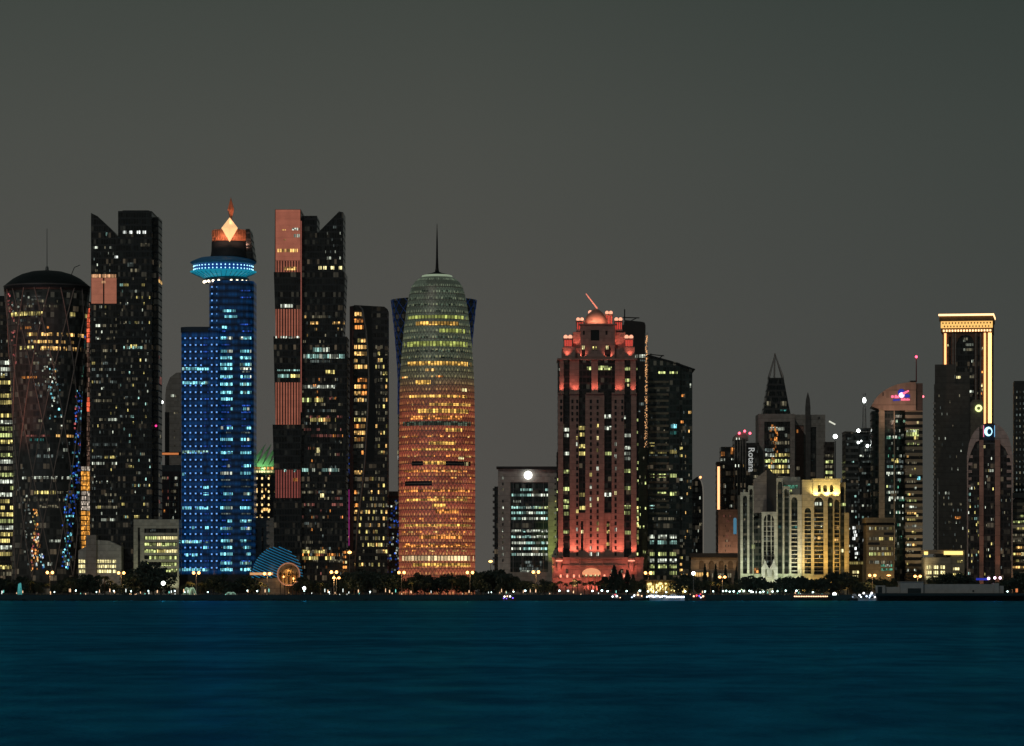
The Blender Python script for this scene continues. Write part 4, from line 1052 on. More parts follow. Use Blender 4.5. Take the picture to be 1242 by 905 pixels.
b.flush()
for p in (674, 684, 692, 700, 709, 716, 724, 733, 742, 752): glow(p, 716, -13, p, 694, -3, 260, 110, (1, .24, .17))
# ------------------------------------------------------------------ dark towers right of the pink one
b = B('unfinished_tower', 'black unfinished tower with a roof crane behind the pink tower', 764, 2420)
mb = MB(); b.box(mb, 742, 783, 394, None, 0, 30); b.poly(mb, [(758, 394.2), (783, 394.2), (782, 391), (779, 390), (758, 388)], 2, 28); b.part('tower_body', mb, plain('bare_dark_concrete', (.03, .028, .027)))
mb = MB(); mb.tube((b.X(758), 8, b.Z(388)), (b.X(758), 8, b.Z(374)), .4); mb.tube((b.X(756), 8, b.Z(384)), (b.X(776), 8, b.Z(384.6)), .35); mb.tube((b.X(766), 8, b.Z(388)), (b.X(772), 8, b.Z(385)), .3); b.part('roof_crane', mb, DARKM)
f = b.flat(0)
b.row(432, 770, 784, 'dimc', f, 4, 1, 5, ['white']); b.row(437, 776, 785, 'dimc', f, 2.4, .8, 3)
b.rows(450, 600, 8, 768, 782, ['dim', 'dimc'], f, .2, .5, .1, 4)
b.flush()
b = B('hoist_tower', 'slim lattice hoist tower strung with orange lamps beside the sloping dark office', 784, 2300, 'hoist')
mb = MB()
Zt, n = b.Z(404), 40
x0, x1 = b.X(781.4), b.X(786)
for x in (x0, x1):
    for y in (0, 2.4): mb.tube((x, y, 0), ((x0 + x1) / 2 + (x - (x0 + x1) / 2) * .5, y, Zt), .16, n=4)
for i in range(n):
    za, zb2 = Zt * i / n, Zt * (i + 1) / n
    mb.tube((x0, 0, za), (x1, 0, zb2), .1, n=3); mb.tube((x1, 0, za), (x0, 0, zb2), .1, n=3)
b.part('lattice', mb, STEEL)
mb = MB()
for i in range(300):
    t = i / 300; y = 407 + t * 180
    if b.r.random() < .85: mb.ball((b.X(784) + (b.r.uniform(-1, 1) * (.5 + 1.1 * t)), -.3, b.Z(y)), b.r.uniform(.16, .3), 6)
b.part('lamp_string', mb, lamp_mat('string_lamp', (1, .50, .20), 1.5, False))
b = B('sloping_office', 'dark green glass office with a sloping roofline beside the orange lamp string', 808, 2280, 'office tower')
mb = MB(); b.poly(mb, [(785.5, None), (824.5, None), (824.5, 440.5), (786, 430)], 0, 34); b.poly(mb, [(824.6, None), (840, None), (840, 446), (824.6, 440.6)], 3, 30); b.part('tower_body', mb, GREENG)
mb = MB(); mb.outline([(b.X(785), b.Z(431.5)), (b.X(843), b.Z(448.8)), (b.X(843), b.Z(447.6)), (b.X(785), b.Z(430))], -1, 34); b.part('roof_edge', mb, DARKM)
mb = MB(); mb.tube((b.X(788), 6, b.Z(429)), (b.X(806), 6, b.Z(431)), .3); mb.tube((b.X(800), 6, b.Z(434)), (b.X(805), 6, b.Z(430)), .35); mb.tube((b.X(790), 6, b.Z(433)), (b.X(790), 6, b.Z(428)), .3); b.part('roof_crane', mb, DARKM)
mb = MB(); b.box(mb, 772, 785.4, 543, None, 1, 26); b.part('concrete_core', mb, stone('olive_concrete', (.16, .15, .11)))
f = b.flat(0); g = b.flat(3); c = b.flat(1)
mb = MB()
for i in range(22): b.box(mb, 787, 811, 462 + i * 7.6, 464.6 + i * 7.6, -.5, 0)
b.part('balcony_bands', mb, stone('olive_concrete', (.16, .15, .11)))
b.row(452, 798, 808, 'lime', f, 2.6, 1, 5); b.row(452, 811, 822, 'lime', f, 2.6, 1, 5); b.row(517, 813, 821, 'bteal', f, 4.6, 1, 8); b.row(525, 813, 821, 'teal', f, 4, 1, 8); b.win(827, 830, 478, 481, 'orange', g); b.win(826, 829, 510, 513, 'orange', g); b.win(837, 838.4, 465, 470, 'white', g)
for y, m, fl in ((539, 'yel', .5), (548, 'yel', .5), (570, 'yel', .7), (577, 'lime', .9), (599, 'lime', .7), (615, 'cool', .8), (651, 'white', .6), (658, 'cool', 1), (672, 'lime', .9), (680, 'white', .8), (687, 'lime', .7), (695, 'lime', .6)):
    for p0, p1 in ((788, 794), (797.5, 809), (812, 821)):
        if b.r.random() < fl: b.row(y, p0, p1, m, f, 4.4, 1, 6)
    if b.r.random() < .7: b.win(825, 828, y + 3, y + 6, b.r.choice(['yel', 'warm', 'dim', 'white']), g)
b.rows(500, 700, 7.6, 826, 839, ['dim', 'warm', 'dimc'], g, 0, .4, .2, 4); b.rows(500, 640, 7.6, 787, 822, ['dimc', 'dim'], f, .12, .5, .1, 4); b.rows(548, 700, 7.6, 773, 785, ['dim', 'lime'], c, 0, .4, .2, 4)
b.flush()
spot((at(779, 2266), 2262, GZ + .5), (at(779, 2282), 2282, 50), 5000, (.85, .8, .4), 60)
b = B('rounded_block', 'small dark block with a pale rounded edge line right of the sloping office', 846, 2350, 'building')
mb = MB(); b.poly(mb, [(838, None), (853, None), (853, 590), (851, 582), (846, 578), (838, 584)], 0, 20); b.part('block', mb, BLACKG)
mb = MB(); pts = [(853, 690), (853, 600), (852.4, 590), (850.5, 583), (847, 579.5)]
for (a, ya), (c_, yc) in zip(pts, pts[1:]): mb.tube((b.X(a), -.2, b.Z(ya)), (b.X(c_), -.2, b.Z(yc)), .35)
b.part('edge_line', mb, lamp_mat('ash_line', (.55, .5, .42), .22, False))
mb = MB(); mb.ball((b.X(849.5), -.4, b.Z(579)), .8); b.part('roof_lamp', mb, lamp_mat('orange_beacon', (1, .4, .15), 3))
f = b.flat(0); b.rows(588, 700, 8, 839, 852, ['dim', 'dimc', 'white'], f, .1, .4, .14, 4); b.flush()

# ------------------------------------------------------------------ shopping mall with arches
b = B('shopping_mall', 'low wide beige mall with arches under a flat dark roof slab', 868, 2275, 'shopping mall')
mb = MB(); arched_wall(mb, b, 838, 900, 676, 692, 0, 1, [(p - 3.2, p + 3.2, 680, 690.5, True) for p in (851, 863, 875, 886, 896)]); b.box(mb, 838, 900, 692, None, -2, 12); b.part('wall', mb, BEIGE)
mb = MB(); b.box(mb, 840, 899, 677, 692, 1.2, 10); b.part('arcade_back', mb, plain('arcade_wall', (.2, .15, .10)))
mb = MB(); b.box(mb, 836, 900, 671, 675.8, -2.5, 20); b.part('roof_slab', mb, plain('mall_roof', (.05, .042, .038)))
f = b.flat(-2); b.row(697, 842, 860, 'warm', f, 5, .9, 10); b.row(698, 863, 896, 'dim', f, 5, .5, 6); b.flush()
for p in (846, 857, 869, 880, 891): spot((at(p, 2271), 2269, GZ + b.Z(692) + .2), (at(p, 2275), 2275, GZ + b.Z(678)), 420, (1, .62, .30), 120)

# ------------------------------------------------------------------ thin dark tower, salmon hotel with red beacons
b = B('edge_lit_tower', 'thin black tower with one glowing amber edge line above a salmon podium', 880, 2400)
mb = MB(); b.box(mb, 874.5, 889, 542, None, 0, 18); b.part('tower_body', mb, BLACKG)
mb = MB(); b.box(mb, 870.2, 873, 566, 672, -.6, .6); b.part('edge_light', mb, lamp_mat('amber_edge', (1, .50, .22), 1.8))
mb = MB(); b.box(mb, 869, 874, 560, None, .65, 10); b.part('edge_wall', mb, BROWNG)
f = b.flat(0); b.win(874, 879, 548, 553, 'orange', f); b.win(886.6, 888.6, 543, 551, 'orange', f); b.win(874, 876.5, 556, 559, 'white', f); b.win(878, 880, 556, 559, 'white', f); b.win(887, 889, 556, 558, 'white', f)
b.rows(566, 620, 8, 875, 888, ['dim', 'white'], f, .05, .4, .12, 3); b.flush()
b = B('salmon_hotel', 'salmon stone hotel block with one tall blue lit arched window', 886, 2370, 'hotel')
mb = MB(); arched_wall(mb, b, 871, 902, 618, None, 0, 1, [(889.5, 893.5, 628, 648, True)]); b.box(mb, 871, 902, 618, None, 1.05, 22); b.part('wall', mb, stone('rose_beige_stone', (.40, .28, .22)))
mb = MB(); b.box(mb, 889.5, 893.5, 628, 648, .6, 1); b.part('arched_window', mb, lamp_mat('steel_blue_window', (.10, .32, .48), .5))
f = b.flat(0); b.rows(626, 700, 6, 877, 887, ['dim', 'rose'], f, 0, .4, .35, 3); b.rows(626, 700, 6, 895, 901, ['dim', 'rose'], f, 0, .4, .35, 3); b.flush()
for p in (876, 886, 896): spot((at(p, 2350), 2355, GZ + b.Z(690)), (at(p, 2370), 2370, GZ + b.Z(640)), 4500, (1, .62, .42), 100)
b = B('sign_tower', 'dark finned hotel tower with three red beacons and a white vertical sign', 905, 2390, 'hotel')
mb = MB(); b.box(mb, 890.5, 905, 533, None, 0, 20); b.box(mb, 905.1, 921, 537, None, 2, 20); b.part('tower_body', mb, curtain('fin_glass', (.02, .022, .02), (.03, .03, .028), bw=1.4))
mb = MB()
for p in (890.6, 894, 897.2, 900.4, 904): b.box(mb, p, p + .9, 530, None, -1, 0)
b.poly(mb, [(890, 534), (908, 534), (907, 527), (903, 524), (896, 525), (891, 529)], .2, 18); b.part('fins', mb, GREYC)
for p, y in ((896.7, 525.5), (903.2, 523), (909.6, 525.6)):
    mb = MB(); mb.ball((b.X(p), -.3, b.Z(y)), .85); b.part('beacon', mb, lamp_mat('rose_beacon', (1, .10, .16), 4))
for p in (892.8, 896.2, 899.6):
    b.win(p, p + 1.6, 531, 533.4, 'white', b.flat(0))
f = b.flat(0); b.rows(565, 700, 7.6, 891, 904, ['dim', 'warm', 'white'], f, .1, .5, .18, 3); b.rows(540, 600, 7.6, 914, 921, ['teal', 'dimc', 'dim'], b.flat(2), .3, .5, .2, 3); b.flush()
cu = bpy.data.curves.new('sign_lettering', 'FONT'); cu.body = 'Rotana'; cu.size = 5.6; cu.extrude = .12; cu.space_character = 1.0; cu.offset = .06
tmp = bpy.data.objects.new('tmp', cu); me = bpy.data.meshes.new_from_object(tmp); bpy.data.objects.remove(tmp)
me.materials.clear(); me.materials.append(lamp_mat('white_sign', (.85, .88, .85), .42, False))
sg = bpy.data.objects.new('sign_lettering', me); COL.objects.link(sg); sg.parent = b.root
sg.rotation_euler = (R(90), R(90), 0); sg.location = (b.X(908.2), 1.7, b.Z(542.5))

# ------------------------------------------------------------------ tower with the glass pyramid, grey block with finial
b = B('pyramid_tower', 'grey tower with a black truncated pyramid and open needle top, lit floors below', 941, 2400)
mb = MB(); b.box(mb, 920, 927, 502, None, 0, 30); b.box(mb, 927.05, 964, 502, 511.5, 0, 30); b.box(mb, 958.5, 964, 511.6, None, 0, 30); b.part('stone_frame', mb, GREYC)
mb = MB(); b.box(mb, 927, 958.5, 511.6, None, .8, 28); b.part('glazing', mb, BLACKG2)
mb = MB(); Q = lambda h, y: [(b.X(943 - h), 16 - h * b.s, b.Z(y)), (b.X(943 + h), 16 - h * b.s, b.Z(y)), (b.X(943 + h), 16 + h * b.s, b.Z(y)), (b.X(943 - h), 16 + h * b.s, b.Z(y))]
mb.loft([Q(17, 502), Q(15, 492), Q(9, 457)]); pyr = b.part('pyramid', mb, BLACKG)
mb = MB()
for sx, sy in ((-1, -1), (1, -1), (1, 1), (-1, 1)): mb.tube((b.X(943 + sx * 8.6), 16 + sy * 8.6 * b.s, b.Z(457)), (b.X(942.2), 16, b.Z(428)), .55, .35)
mb.tube((b.X(939.5), 16 - 8.6 * b.s, b.Z(502)), (b.X(941.8), 15.4, b.Z(427)), .7, .5)
b.part('needle_frame', mb, plain('pale_needle', (.22, .21, .2), .5, .3))
pf = lambda u, v, off: (u, 16 - b.s * 15.4 - off + (v - b.Z(492)) * .17, v)
b.win(930.5, 936, 486, 492, 'dim', pf); b.win(948, 955, 486, 492, 'dim', pf); b.win(948, 955, 496, 498, 'teal', pf)
f = b.flat(.8)
for y, m, fl in ((520, 'white', .8), (528, 'dimc', .5), (537, 'dim', .8), (546, 'dimc', .5), (552, 'yel', .95), (559, 'lime', .95), (566, 'yel', .9), (572, 'yel', .95), (580, 'dim', .8)): b.row(y, 927.5, 958, m, f, 4, fl, 4, ['white', m])
R2 = random.Random(8)
for _ in range(26):
    y = R2.uniform(514, 560); x = R2.uniform(933.5, 942); b.win(x, x + 1.8, y, y + 3, 'orange', f)
b.flush()
b = B('finial_block', 'hazy grey concrete block with tall slots and a pointed finial, beside the pyramid tower', 983, 2420)
mb = MB(); arched_wall(mb, b, 963, 1001, 503, None, 0, 1.4, [(982, 990, 518, 700, False), (965, 975, 516, 700, False), (992, 995, 506, 510, False)]); b.box(mb, 963, 1001, 503, None, 1.45, 26); b.part('wall', mb, GREYC)
mb = MB(); b.box(mb, 982, 990, 518, 700, 1.0, 1.4); b.part('slot_window', mb, BLACKG)
mb = MB(); b.box(mb, 964.8, 975.2, 516, 700, .9, 1.38); b.part('rose_bay', mb, stone('rose_render', (.30, .18, .15)))
mb = MB(); mb.loft([[(b.X(980 + sx * h), -2 + 3 + sy * h * .5, b.Z(y)) for sx, sy in ((-1, -1), (1, -1), (1, 1), (-1, 1))] for y, h in ((503, 3), (494, 3), (484, 2.2), (476, .3))]); b.box(mb, 977, 983, 503, None, -1.2, 0); b.part('finial', mb, stone('dark_concrete', (.12, .115, .11)))
f = b.flat(.9); b.row(523, 966, 974, 'orange', f, 4, .7, 3); b.row(568, 966, 970, 'dim', f, 4, .7, 3); b.flush()
b = B('dark_office', 'dark office with yellow green lit floors in the gap beside the finial block', 1006, 2410, 'office tower')
mb = MB(); b.box(mb, 1000.5, 1012, 536, None, 0, 22); b.part('tower_body', mb, BROWNG); f = b.flat(0)
for y, m in ((553, 'dim'), (560, 'lime'), (566, 'dim'), (573, 'lime'), (580, 'yel')): b.row(y, 1000.5, 1011, m, f, 3.6, 1, 5)
b.flush()
b = B('work_lights', 'bright white work lights on a pole between the grey block and the dark tower', 1013, 2440, 'floodlight')
mb = MB(); mb.tube((0, 0, 0), (0, 0, b.Z(528)), .4); b.part('pole', mb, STEEL)
mb = MB(); mb.ball((0, -.6, b.Z(529.5)), 1.4, 12); b.part('lamp', mb, WHITE_LAMP)
mb = MB(); mb.tube((b.X(1005.5), -.5, b.Z(511)), (b.X(1013), -.5, b.Z(515)), .5); b.part('light_bar', mb, lamp_mat('pale_bar', (.9, .9, .75), .8, False))
mb = MB(); mb.tube((b.X(1006), 0, b.Z(511)), (0, 0, b.Z(516)), .2); b.part('arm', mb, STEEL)

# ------------------------------------------------------------------ green lit arcaded office
LWH = stone('ivory_stone', (.50, .48, .40), 3.8)
DKG = curtain('arcade_glass', (.012, .018, .015), (.03, .032, .026), bw=2.0, bandf=.35)
b = B('arcaded_office', 'ivory stepped office with tall pointed bays washed green from below', 936, 2240, 'office building')
mb = MB()
arched_wall(mb, b, 898, 907.5, 597, None, 0, 1.6, [(901, 906.3, 601, 696, True)])
arched_wall(mb, b, 907.6, 914, 589, None, .6, 1.4, [(909, 913.2, 593, 696, True)])
arched_wall(mb, b, 914.1, 925, 581, 627, 2, 1.4, [(915, 918.8, 587, 626, True), (921, 924.6, 583, 626, True)])
arched_wall(mb, b, 914.1, 925, 627.05, None, 2, 1.4, [(914.8, 923, 629, 696, False)])
b.box(mb, 898, 925, 600, None, 3.5, 26)
arched_wall(mb, b, 942, 950, 580, None, 2, 1.4, [(943.6, 949.2, 584, 696, True)])
arched_wall(mb, b, 950.1, 958, 590, None, 1, 1.4, [(951.4, 957.2, 593, 696, True)])
arched_wall(mb, b, 958.1, 972.5, 600, None, 0, 1.6, [(959.8, 967.4, 603, 696, True)])
b.box(mb, 942, 972.5, 602, None, 3.5, 26); b.box(mb, 946, 972, 578, 601.9, 8, 26)
arched_wall(mb, b, 923.5, 941.5, 621, None, -2.5, 1.2, [(926, 938.5, 624, 690, True)])
b.part('stone_wall', mb, LWH)
mb = MB(); b.box(mb, 899, 924, 603, 696, 2.0, 3.45); b.box(mb, 943, 971.5, 604, 696, 2.42, 3.45); b.box(mb, 924, 941, 623, None, -1.2, 3.4); b.box(mb, 914.5, 926, 582, 626, 3.42, 9); b.box(mb, 941, 949.5, 582, 622, 3.42, 9); b.part('glazing', mb, DKG)
mb = MB(); b.poly(mb, [(922, 622), (942, 622), (942, 579), (930.5, 565), (930, 572), (922, 580)], 2, 24); b.part('wedge_tower', mb, plain('dark_wedge', (.03, .028, .027), .5))
mb = MB(); b.poly(mb, [(914, 622), (930, 622), (930, 570), (914, 582)], 1.5, 1.9); b.part('wedge_side', mb, stone('taupe_stone', (.24, .2, .18)))
mb = MB(); b.box(mb, 929.2, 930.2, 624, 690, -2.9, -1.3); b.box(mb, 934.6, 935.6, 624, 690, -2.9, -1.3)
for y in range(632, 690, 6): b.box(mb, 926, 938.5, y, y + .8, -1.7, -1.3)
b.part('portal_mullions', mb, LWH)
mb = MB(); b.poly(mb, [(923, None), (927, None), (927, 693), (929, 690), (930, 700), (935, 700), (936, 690), (938, 693), (938, None), (942.5, None), (942.5, 688), (940, 686), (938, 678), (936, 684), (932.5, 690), (929, 684), (927, 678), (925, 686), (923, 688)], -6, -3); b.part('gothic_porch', mb, stone('white_marble', (.65, .64, .58)))
f = b.flat(2.0); g = b.flat(2.42); e = b.flat(-1.2); t8 = b.flat(8)
b.row(590, 952, 969, 'green', t8, 4, 1, 5, ['cool', 'lime']); b.row(595, 958, 970, 'lime', t8, 3, .8, 4)
for y in range(632, 694, 5):
    for p0, p1, yy in ((914.9, 922.9, 2.2), (960, 967.2, .5)):
        mb = MB(); b.box(mb, p0, p1, y, y + 1, yy, yy + .5); b.part('balcony', mb, LWH)
for y in (639, 647, 657): b.row(y, 914.8, 923, 'dim', f, 2.6, .6, 4)
b.row(663, 912, 917, 'lime', f, 5, 1, 5); b.row(692, 914.8, 921, 'orange', f, 6, 1, 6)
for y in (648, 639, 665): b.row(y, 943, 971, 'dimc', g, 3, .5, 4, ['teal'])
for y in (639, 654, 672, 681): b.row(y, 926, 938, 'dimc', e, 3, .5, 3)
b.rows(606, 690, 6, 961, 966, ['dimc', 'dim'], g, .2, .5, .2, 3); b.rows(606, 690, 6, 902, 906, ['dimc', 'dim'], f, .2, .5, .2, 3)
b.flush()
for px, w in ((900, 800), (908, 700), (915, 500), (951, 800), (959, 900), (968, 800)): spot((at(px, 2240), 2236, GZ + .5), (at(px, 2240), 2241.5, GZ + 24), w * 7, (.74, .95, .58), 120); spot((at(px, 2240), 2226, GZ + .5), (at(px, 2240), 2241, GZ + 40), w * 21, (.88, .92, .70), 65)
for px in (926, 939): spot((at(px, 2230), 2226, GZ + .5), (at(px, 2236), 2236, GZ + 14), 5500, (.92, 1, .72), 110)
for px in (904, 960): spot((at(px, 2240), 2215, GZ + 6), (at(px, 2240), 2243, GZ + 56), 16000, (.95, .85, .72), 60)

# ------------------------------------------------------------------ gold lit arcaded office
b = B('arcaded_office', 'gold floodlit stepped office with tall arches and a glowing arched crown', 1000, 2240, 'office building')
GST = stone('honey_stone', (.52, .44, .28), 3.8)
mb = MB()
arched_wall(mb, b, 973, 986, 582, None, .4, 1.6, [(976, 984, 616, 696, True)])
arched_wall(mb, b, 986.1, 1019, 600, None, 0, 2.0, [(987.4, 999, 603, 697, True), (1004, 1010.4, 603, 697, True), (1012, 1018.3, 606, 697, True)])
arched_wall(mb, b, 986.1, 1019, 582, 599.9, 0, 2.0, [(992, 995.6, 588, 597, True), (998.5, 1003, 588, 597, True), (1006.5, 1011, 588, 597, True)])
arched_wall(mb, b, 1019.1, 1026, 585, 622, 3, 1.4, [(1020.4, 1024.6, 590, 622, True)])
b.box(mb, 973, 1019, 582, None, 3.6, 26); b.box(mb, 1019.1, 1026, 622, None, 3.2, 26); b.box(mb, 1024.2, 1029.6, 622, None, -1, 20); b.box(mb, 1019, 1026, 585, 622, 5, 26)
b.box(mb, 985, 1020, 580.4, 582, -.8, 26)
b.part('stone_wall', mb, GST)
mb = MB(); b.box(mb, 974, 1018.5, 602.5, 697, 2.3, 3.5); b.box(mb, 1019.2, 1024.1, 624, None, .6, 3.1); b.box(mb, 1019.5, 1025.6, 588, 622, 4.5, 4.95); b.part('glazing', mb, DKG)
mb = MB(); b.box(mb, 990, 1013, 586, 598.5, 2.1, 3.3); b.part('crown_back', mb, plain('crown_dark', (.05, .045, .03)))
f = b.flat(2.3); e = b.flat(.6)
b.row(611, 987.6, 998, 'white', f, 4, .9, 3, ['lime']); b.row(612, 1005, 1010, 'lime', f, 3.6, .9, 4); b.row(612, 1019.4, 1026, 'lime', b.flat(.6), 3.6, .9, 4)
for y in range(622, 696, 5):
    for p0, p1 in ((987.5, 998.9), (1012.1, 1018.2), (976.1, 983.9)):
        mb = MB(); b.box(mb, p0, p1, y, y + .9, 1.9, 2.28); b.part('sill', mb, GST)
b.rows(620, 690, 7.5, 977, 983, ['dim', 'warm'], f, .15, .5, .15, 3); b.rows(630, 690, 7.5, 988, 998, ['dim', 'white', 'warm'], f, .15, .5, .2, 3); b.rows(640, 690, 7.5, 1012, 1018, ['warm', 'dim'], f, .2, .5, .2, 3); b.win(1020, 1023, 666, 670, 'bright', e)
b.flush()
GL_ = (1, .62, .16)
for px in (974.6, 985, 1001.5, 1011, 1018.5): spot((at(px, 2240), 2237, GZ + .5), (at(px, 2240), 2241.2, GZ + 26), 4500, GL_, 110); spot((at(px, 2240), 2226, GZ + .5), (at(px, 2240), 2241, GZ + 42), 24000, GL_, 62)
for px in (990, 1003, 1014): spot((at(px, 2240), 2237.8, GZ + b.Z(602)), (at(px, 2240), 2240.5, GZ + b.Z(588)), 6500, (1, .80, .30), 130)
spot((at(1027, 2240), 2234, GZ + .5), (at(1027, 2240), 2239, GZ + 20), 900, GL_, 100)
# ------------------------------------------------------------------ dark tower with white work lights and a mast
b = B('work_lit_tower', 'black glass tower dotted with cold white lights, with a lattice mast on top', 1041, 2330)
mb = MB(); b.box(mb, 1025.5, 1042, 524, None, 0, 24); b.box(mb, 1042.1, 1058, 519, None, 2, 24); b.part('tower_body', mb, BLACKG)
mb = MB(); b.box(mb, 1025, 1056, 523, 524, -.4, 24); b.part('roof_edge', mb, GREYC)
mb = MB()
for dx in (-1.1, 1.1):
    for dy in (0, 2.2): mb.tube((b.X(1050) + dx, 8 + dy, b.Z(519)), (b.X(1050) + dx * .5, 8 + dy, b.Z(476)), .17, n=4)
for i in range(10):
    za, zb2 = b.Z(519 - i * 4.2), b.Z(519 - i * 4.2 - 4.2); mb.tube((b.X(1050) - 1, 8, za), (b.X(1050) + 1, 8, zb2), .12, n=3); mb.tube((b.X(1050) + 1, 8, za), (b.X(1050) - 1, 8, zb2), .12, n=3)
b.part('mast', mb, STEEL)
mb = MB(); mb.ball((b.X(1049.4), 6, b.Z(485)), 1.1, 10, 0, 1.5); b.part('mast_lamp', mb, WHITE_LAMP)
for p, y, r in ((1041, 522.5, 1.1), (1041, 536.8, .8), (1052, 541, .9), (1044.5, 535, .5)):
    mb = MB(); mb.ball((b.X(p), -.5, b.Z(y)), r); b.part('work_lamp', mb, WHITE_LAMP)
f = b.flat(0); g = b.flat(2)
mb = MB()
for i in range(9): b.box(mb, 1025.6, 1041, 534 + i * 7.4, 537 + i * 7.4, -.5, 0)
b.part('floor_edges', mb, stone('slate_edge', (.14, .15, .145)))
for y in range(532, 612, 7): b.row(y, 1027, 1056, 'dimc', f, 2.4, .3, 3, ['cool', 'white'])
for y in range(612, 690, 7):
    for p in (1029, 1033, 1037, 1046, 1052):
        if b.r.random() < .3: b.win(p, p + 2, y, y + 2.4, b.r.choice(['white', 'cool', 'dimc']), f if p < 1042 else g)
for p, y in ((1034, 640), (1035, 645), (1034, 653), (1036, 649), (1036, 665), (1037, 671), (1047, 655)): b.win(p, p + 3.4, y - 1.4, y + 2, 'purew', f if p < 1042 else g)
for y in range(560, 700, 9): b.win(1041.4, 1042.2, y, y + 5, 'dimc', f)
b.flush()

# ------------------------------------------------------------------ tower with the sail crown and sign
b = B('sail_crown_tower', 'dark tower under a salmon curved sail shaped crown bearing a pink and blue sign', 1088, 2290)
b.root.rotation_euler = (0, 0, R(-3.5))
CRN = stone('salmon_panels', (.40, .27, .21), 9)
pts = [(1057, 492.5), (1063, 495), (1073, 498), (1110.8, 498), (1110.8, 463.5), (1104, 463.8), (1096, 464.6), (1088, 466.5), (1080, 469.5), (1073, 473.5), (1066, 479), (1061, 485)]
mb = MB(); b.poly(mb, pts, -1.5, 30); crn = b.part('crown', mb, CRN)
mb = MB(); b.box(mb, 1110.9, 1119, 465, 498, 0, 28); b.part('crown_shaft', mb, stone('umber_panels', (.12, .085, .075)))
mb = MB(); b.box(mb, 1070.5, 1071.6, 476, 480.5, -1.7, -1.52); b.part('slot_window', mb, DW)
mb = MB(); b.box(mb, 1104, 1111, 461.6, 463.2, 2, 20); b.part('roof_plant', mb, DARKM)
mb = MB(); mb.loft([rounded(b.X(1057.4), b.X(1098), z, 0, 8) for z in (0, b.Z(498.1))]); b.part('glass_body', mb, GREENG)
mb = MB(); b.box(mb, 1098.1, 1119, 498.1, None, .5, 28); b.part('banded_body', mb, curtain('banded_wall', (.014, .013, .011), (.30, .24, .165), fh=3.9, bw=50, bandf=.5, mullf=0))
mb = MB(); b.poly(mb, [(1066, None), (1073, None), (1073, 498.2), (1066, 494)], -.6, -.02); b.poly(mb, [(1084, None), (1085.4, None), (1085.4, 498.3), (1084, 498.3)], -.6, -.02); b.part('pilasters', mb, BEIGE)
mb = MB(); mb.tube((b.X(1112), 8, b.Z(463)), (b.X(1112), 8, b.Z(430)), .4, .25); mst = b.part('mast', mb, plain('red_mast', (.25, .05, .05)))
mb = MB(); mb.ball((b.X(1112), 7.5, b.Z(432)), .8); mb.build('beacon', RED_LAMP, mst)
mb = MB(); mb.ball((b.X(1119.6), 2, b.Z(481)), .7); b.part('beacon', mb, lamp_mat('coral_beacon', (1, .15, .2), 4))
# the sign: ring emblem with a rising bar, dots to its left, short line of letters below
SP = lamp_mat('sign_pink', (1, .16, .30), 1.3, False); SW = lamp_mat('sign_white_pink', (1, .62, .95), 1.6, False); SB = lamp_mat('sign_blue', (.03, .05, .55), .55, False)
ys = -1.55
def disc_(mb, px, py, r, m=0, y=ys, t=.3):
    n = 18; mb.outline([(b.X(px) + r * math.cos(2 * math.pi * i / n), b.Z(py) + r * math.sin(2 * math.pi * i / n)) for i in range(n)], y - t, y, m)
mb = MB()
disc_(mb, 1093.2, 476.5, 2.2, 2); b.poly(mb, [(1097, 482.5), (1103.5, 482), (1103, 479), (1098, 478)], ys - .3, ys, 2); b.poly(mb, [(1083, 486.6), (1092, 486), (1091, 484), (1083, 484.6)], ys - .3, ys, 2)
b.poly(mb, [(1095, 479.5), (1102.4, 475), (1101.6, 473.4), (1094.4, 476.6)], ys - .7, ys - .31, 0)
disc_(mb, 1093.4, 479.5, 1.7, 1, ys - .31, .3)
disc_(mb, 1082.3, 481.3, .85, 0); b.poly(mb, [(1085, 483.2), (1090, 483), (1090, 479.4), (1088.4, 481), (1086.6, 479), (1085, 480)], ys - .3, ys, 0)
for i in range(6): b.box(mb, 1093 + i * 1.75, 1094.3 + i * 1.75, 483.4 + (i % 2) * .5, 486, ys - .3, ys, 0)
sn = mb.build('sign', [SP, SW, SB], crn)
f = b.flat(0); g = b.flat(.5)
b.row(505, 1075, 1082, 'lime', f, 3, .9, 3); b.row(505, 1086, 1094, 'white', f, 3, .9, 3); b.row(511, 1080, 1098, 'green', f, 3, .6, 3); b.win(1112, 1114.5, 511, 514, 'bright', g)
for y in (528, 531, 544, 558, 560, 566, 574, 582, 590, 597, 604): b.row(y, 1075, 1096, b.r.choice(['white', 'green', 'lime', 'cool', 'yel']), f, 3, .55, 3, ['white', 'dimc'])
b.rows(515, 690, 7.6, 1075, 1097, ['green', 'dimc', 'white'], f, .3, .5, .12, 3)
for y in range(556, 690, 8): b.row(y, 1066.5, 1073, b.r.choice(['yel', 'lime', 'dim']), b.flat(.6), 4, .9, 3)
b.rows(505, 560, 8, 1066.5, 1073, ['dim', 'warm'], b.flat(.6), .2, .5, .2, 3)
for i in range(24):
    y = 523 + i * 7.66
    b.row(y, 1099.5, 1112 if i > 4 else 1116, b.r.choice(['yel', 'lime', 'yel', 'dim', 'white']), g, 2.6, b.r.choice([.3, .8, .9, .5]), 3, ['warm', 'dim'])
b.row(525, 1099.5, 1116, 'lime', g, 8, .9, 5); b.row(530, 1099.5, 1114, 'yel', g, 6, .8, 4)
b.win(1112.5, 1116, 578, 582, 'bteal', g); b.win(1111, 1114, 624, 627, 'bright', g)
b.flush()
spot((at(1086, 2290), 2268, GZ + b.Z(512)), (at(1086, 2290), 2290, GZ + b.Z(480)), 9000, (1, .62, .45), 120)  # added spot in mid-air to brighten the salmon crown
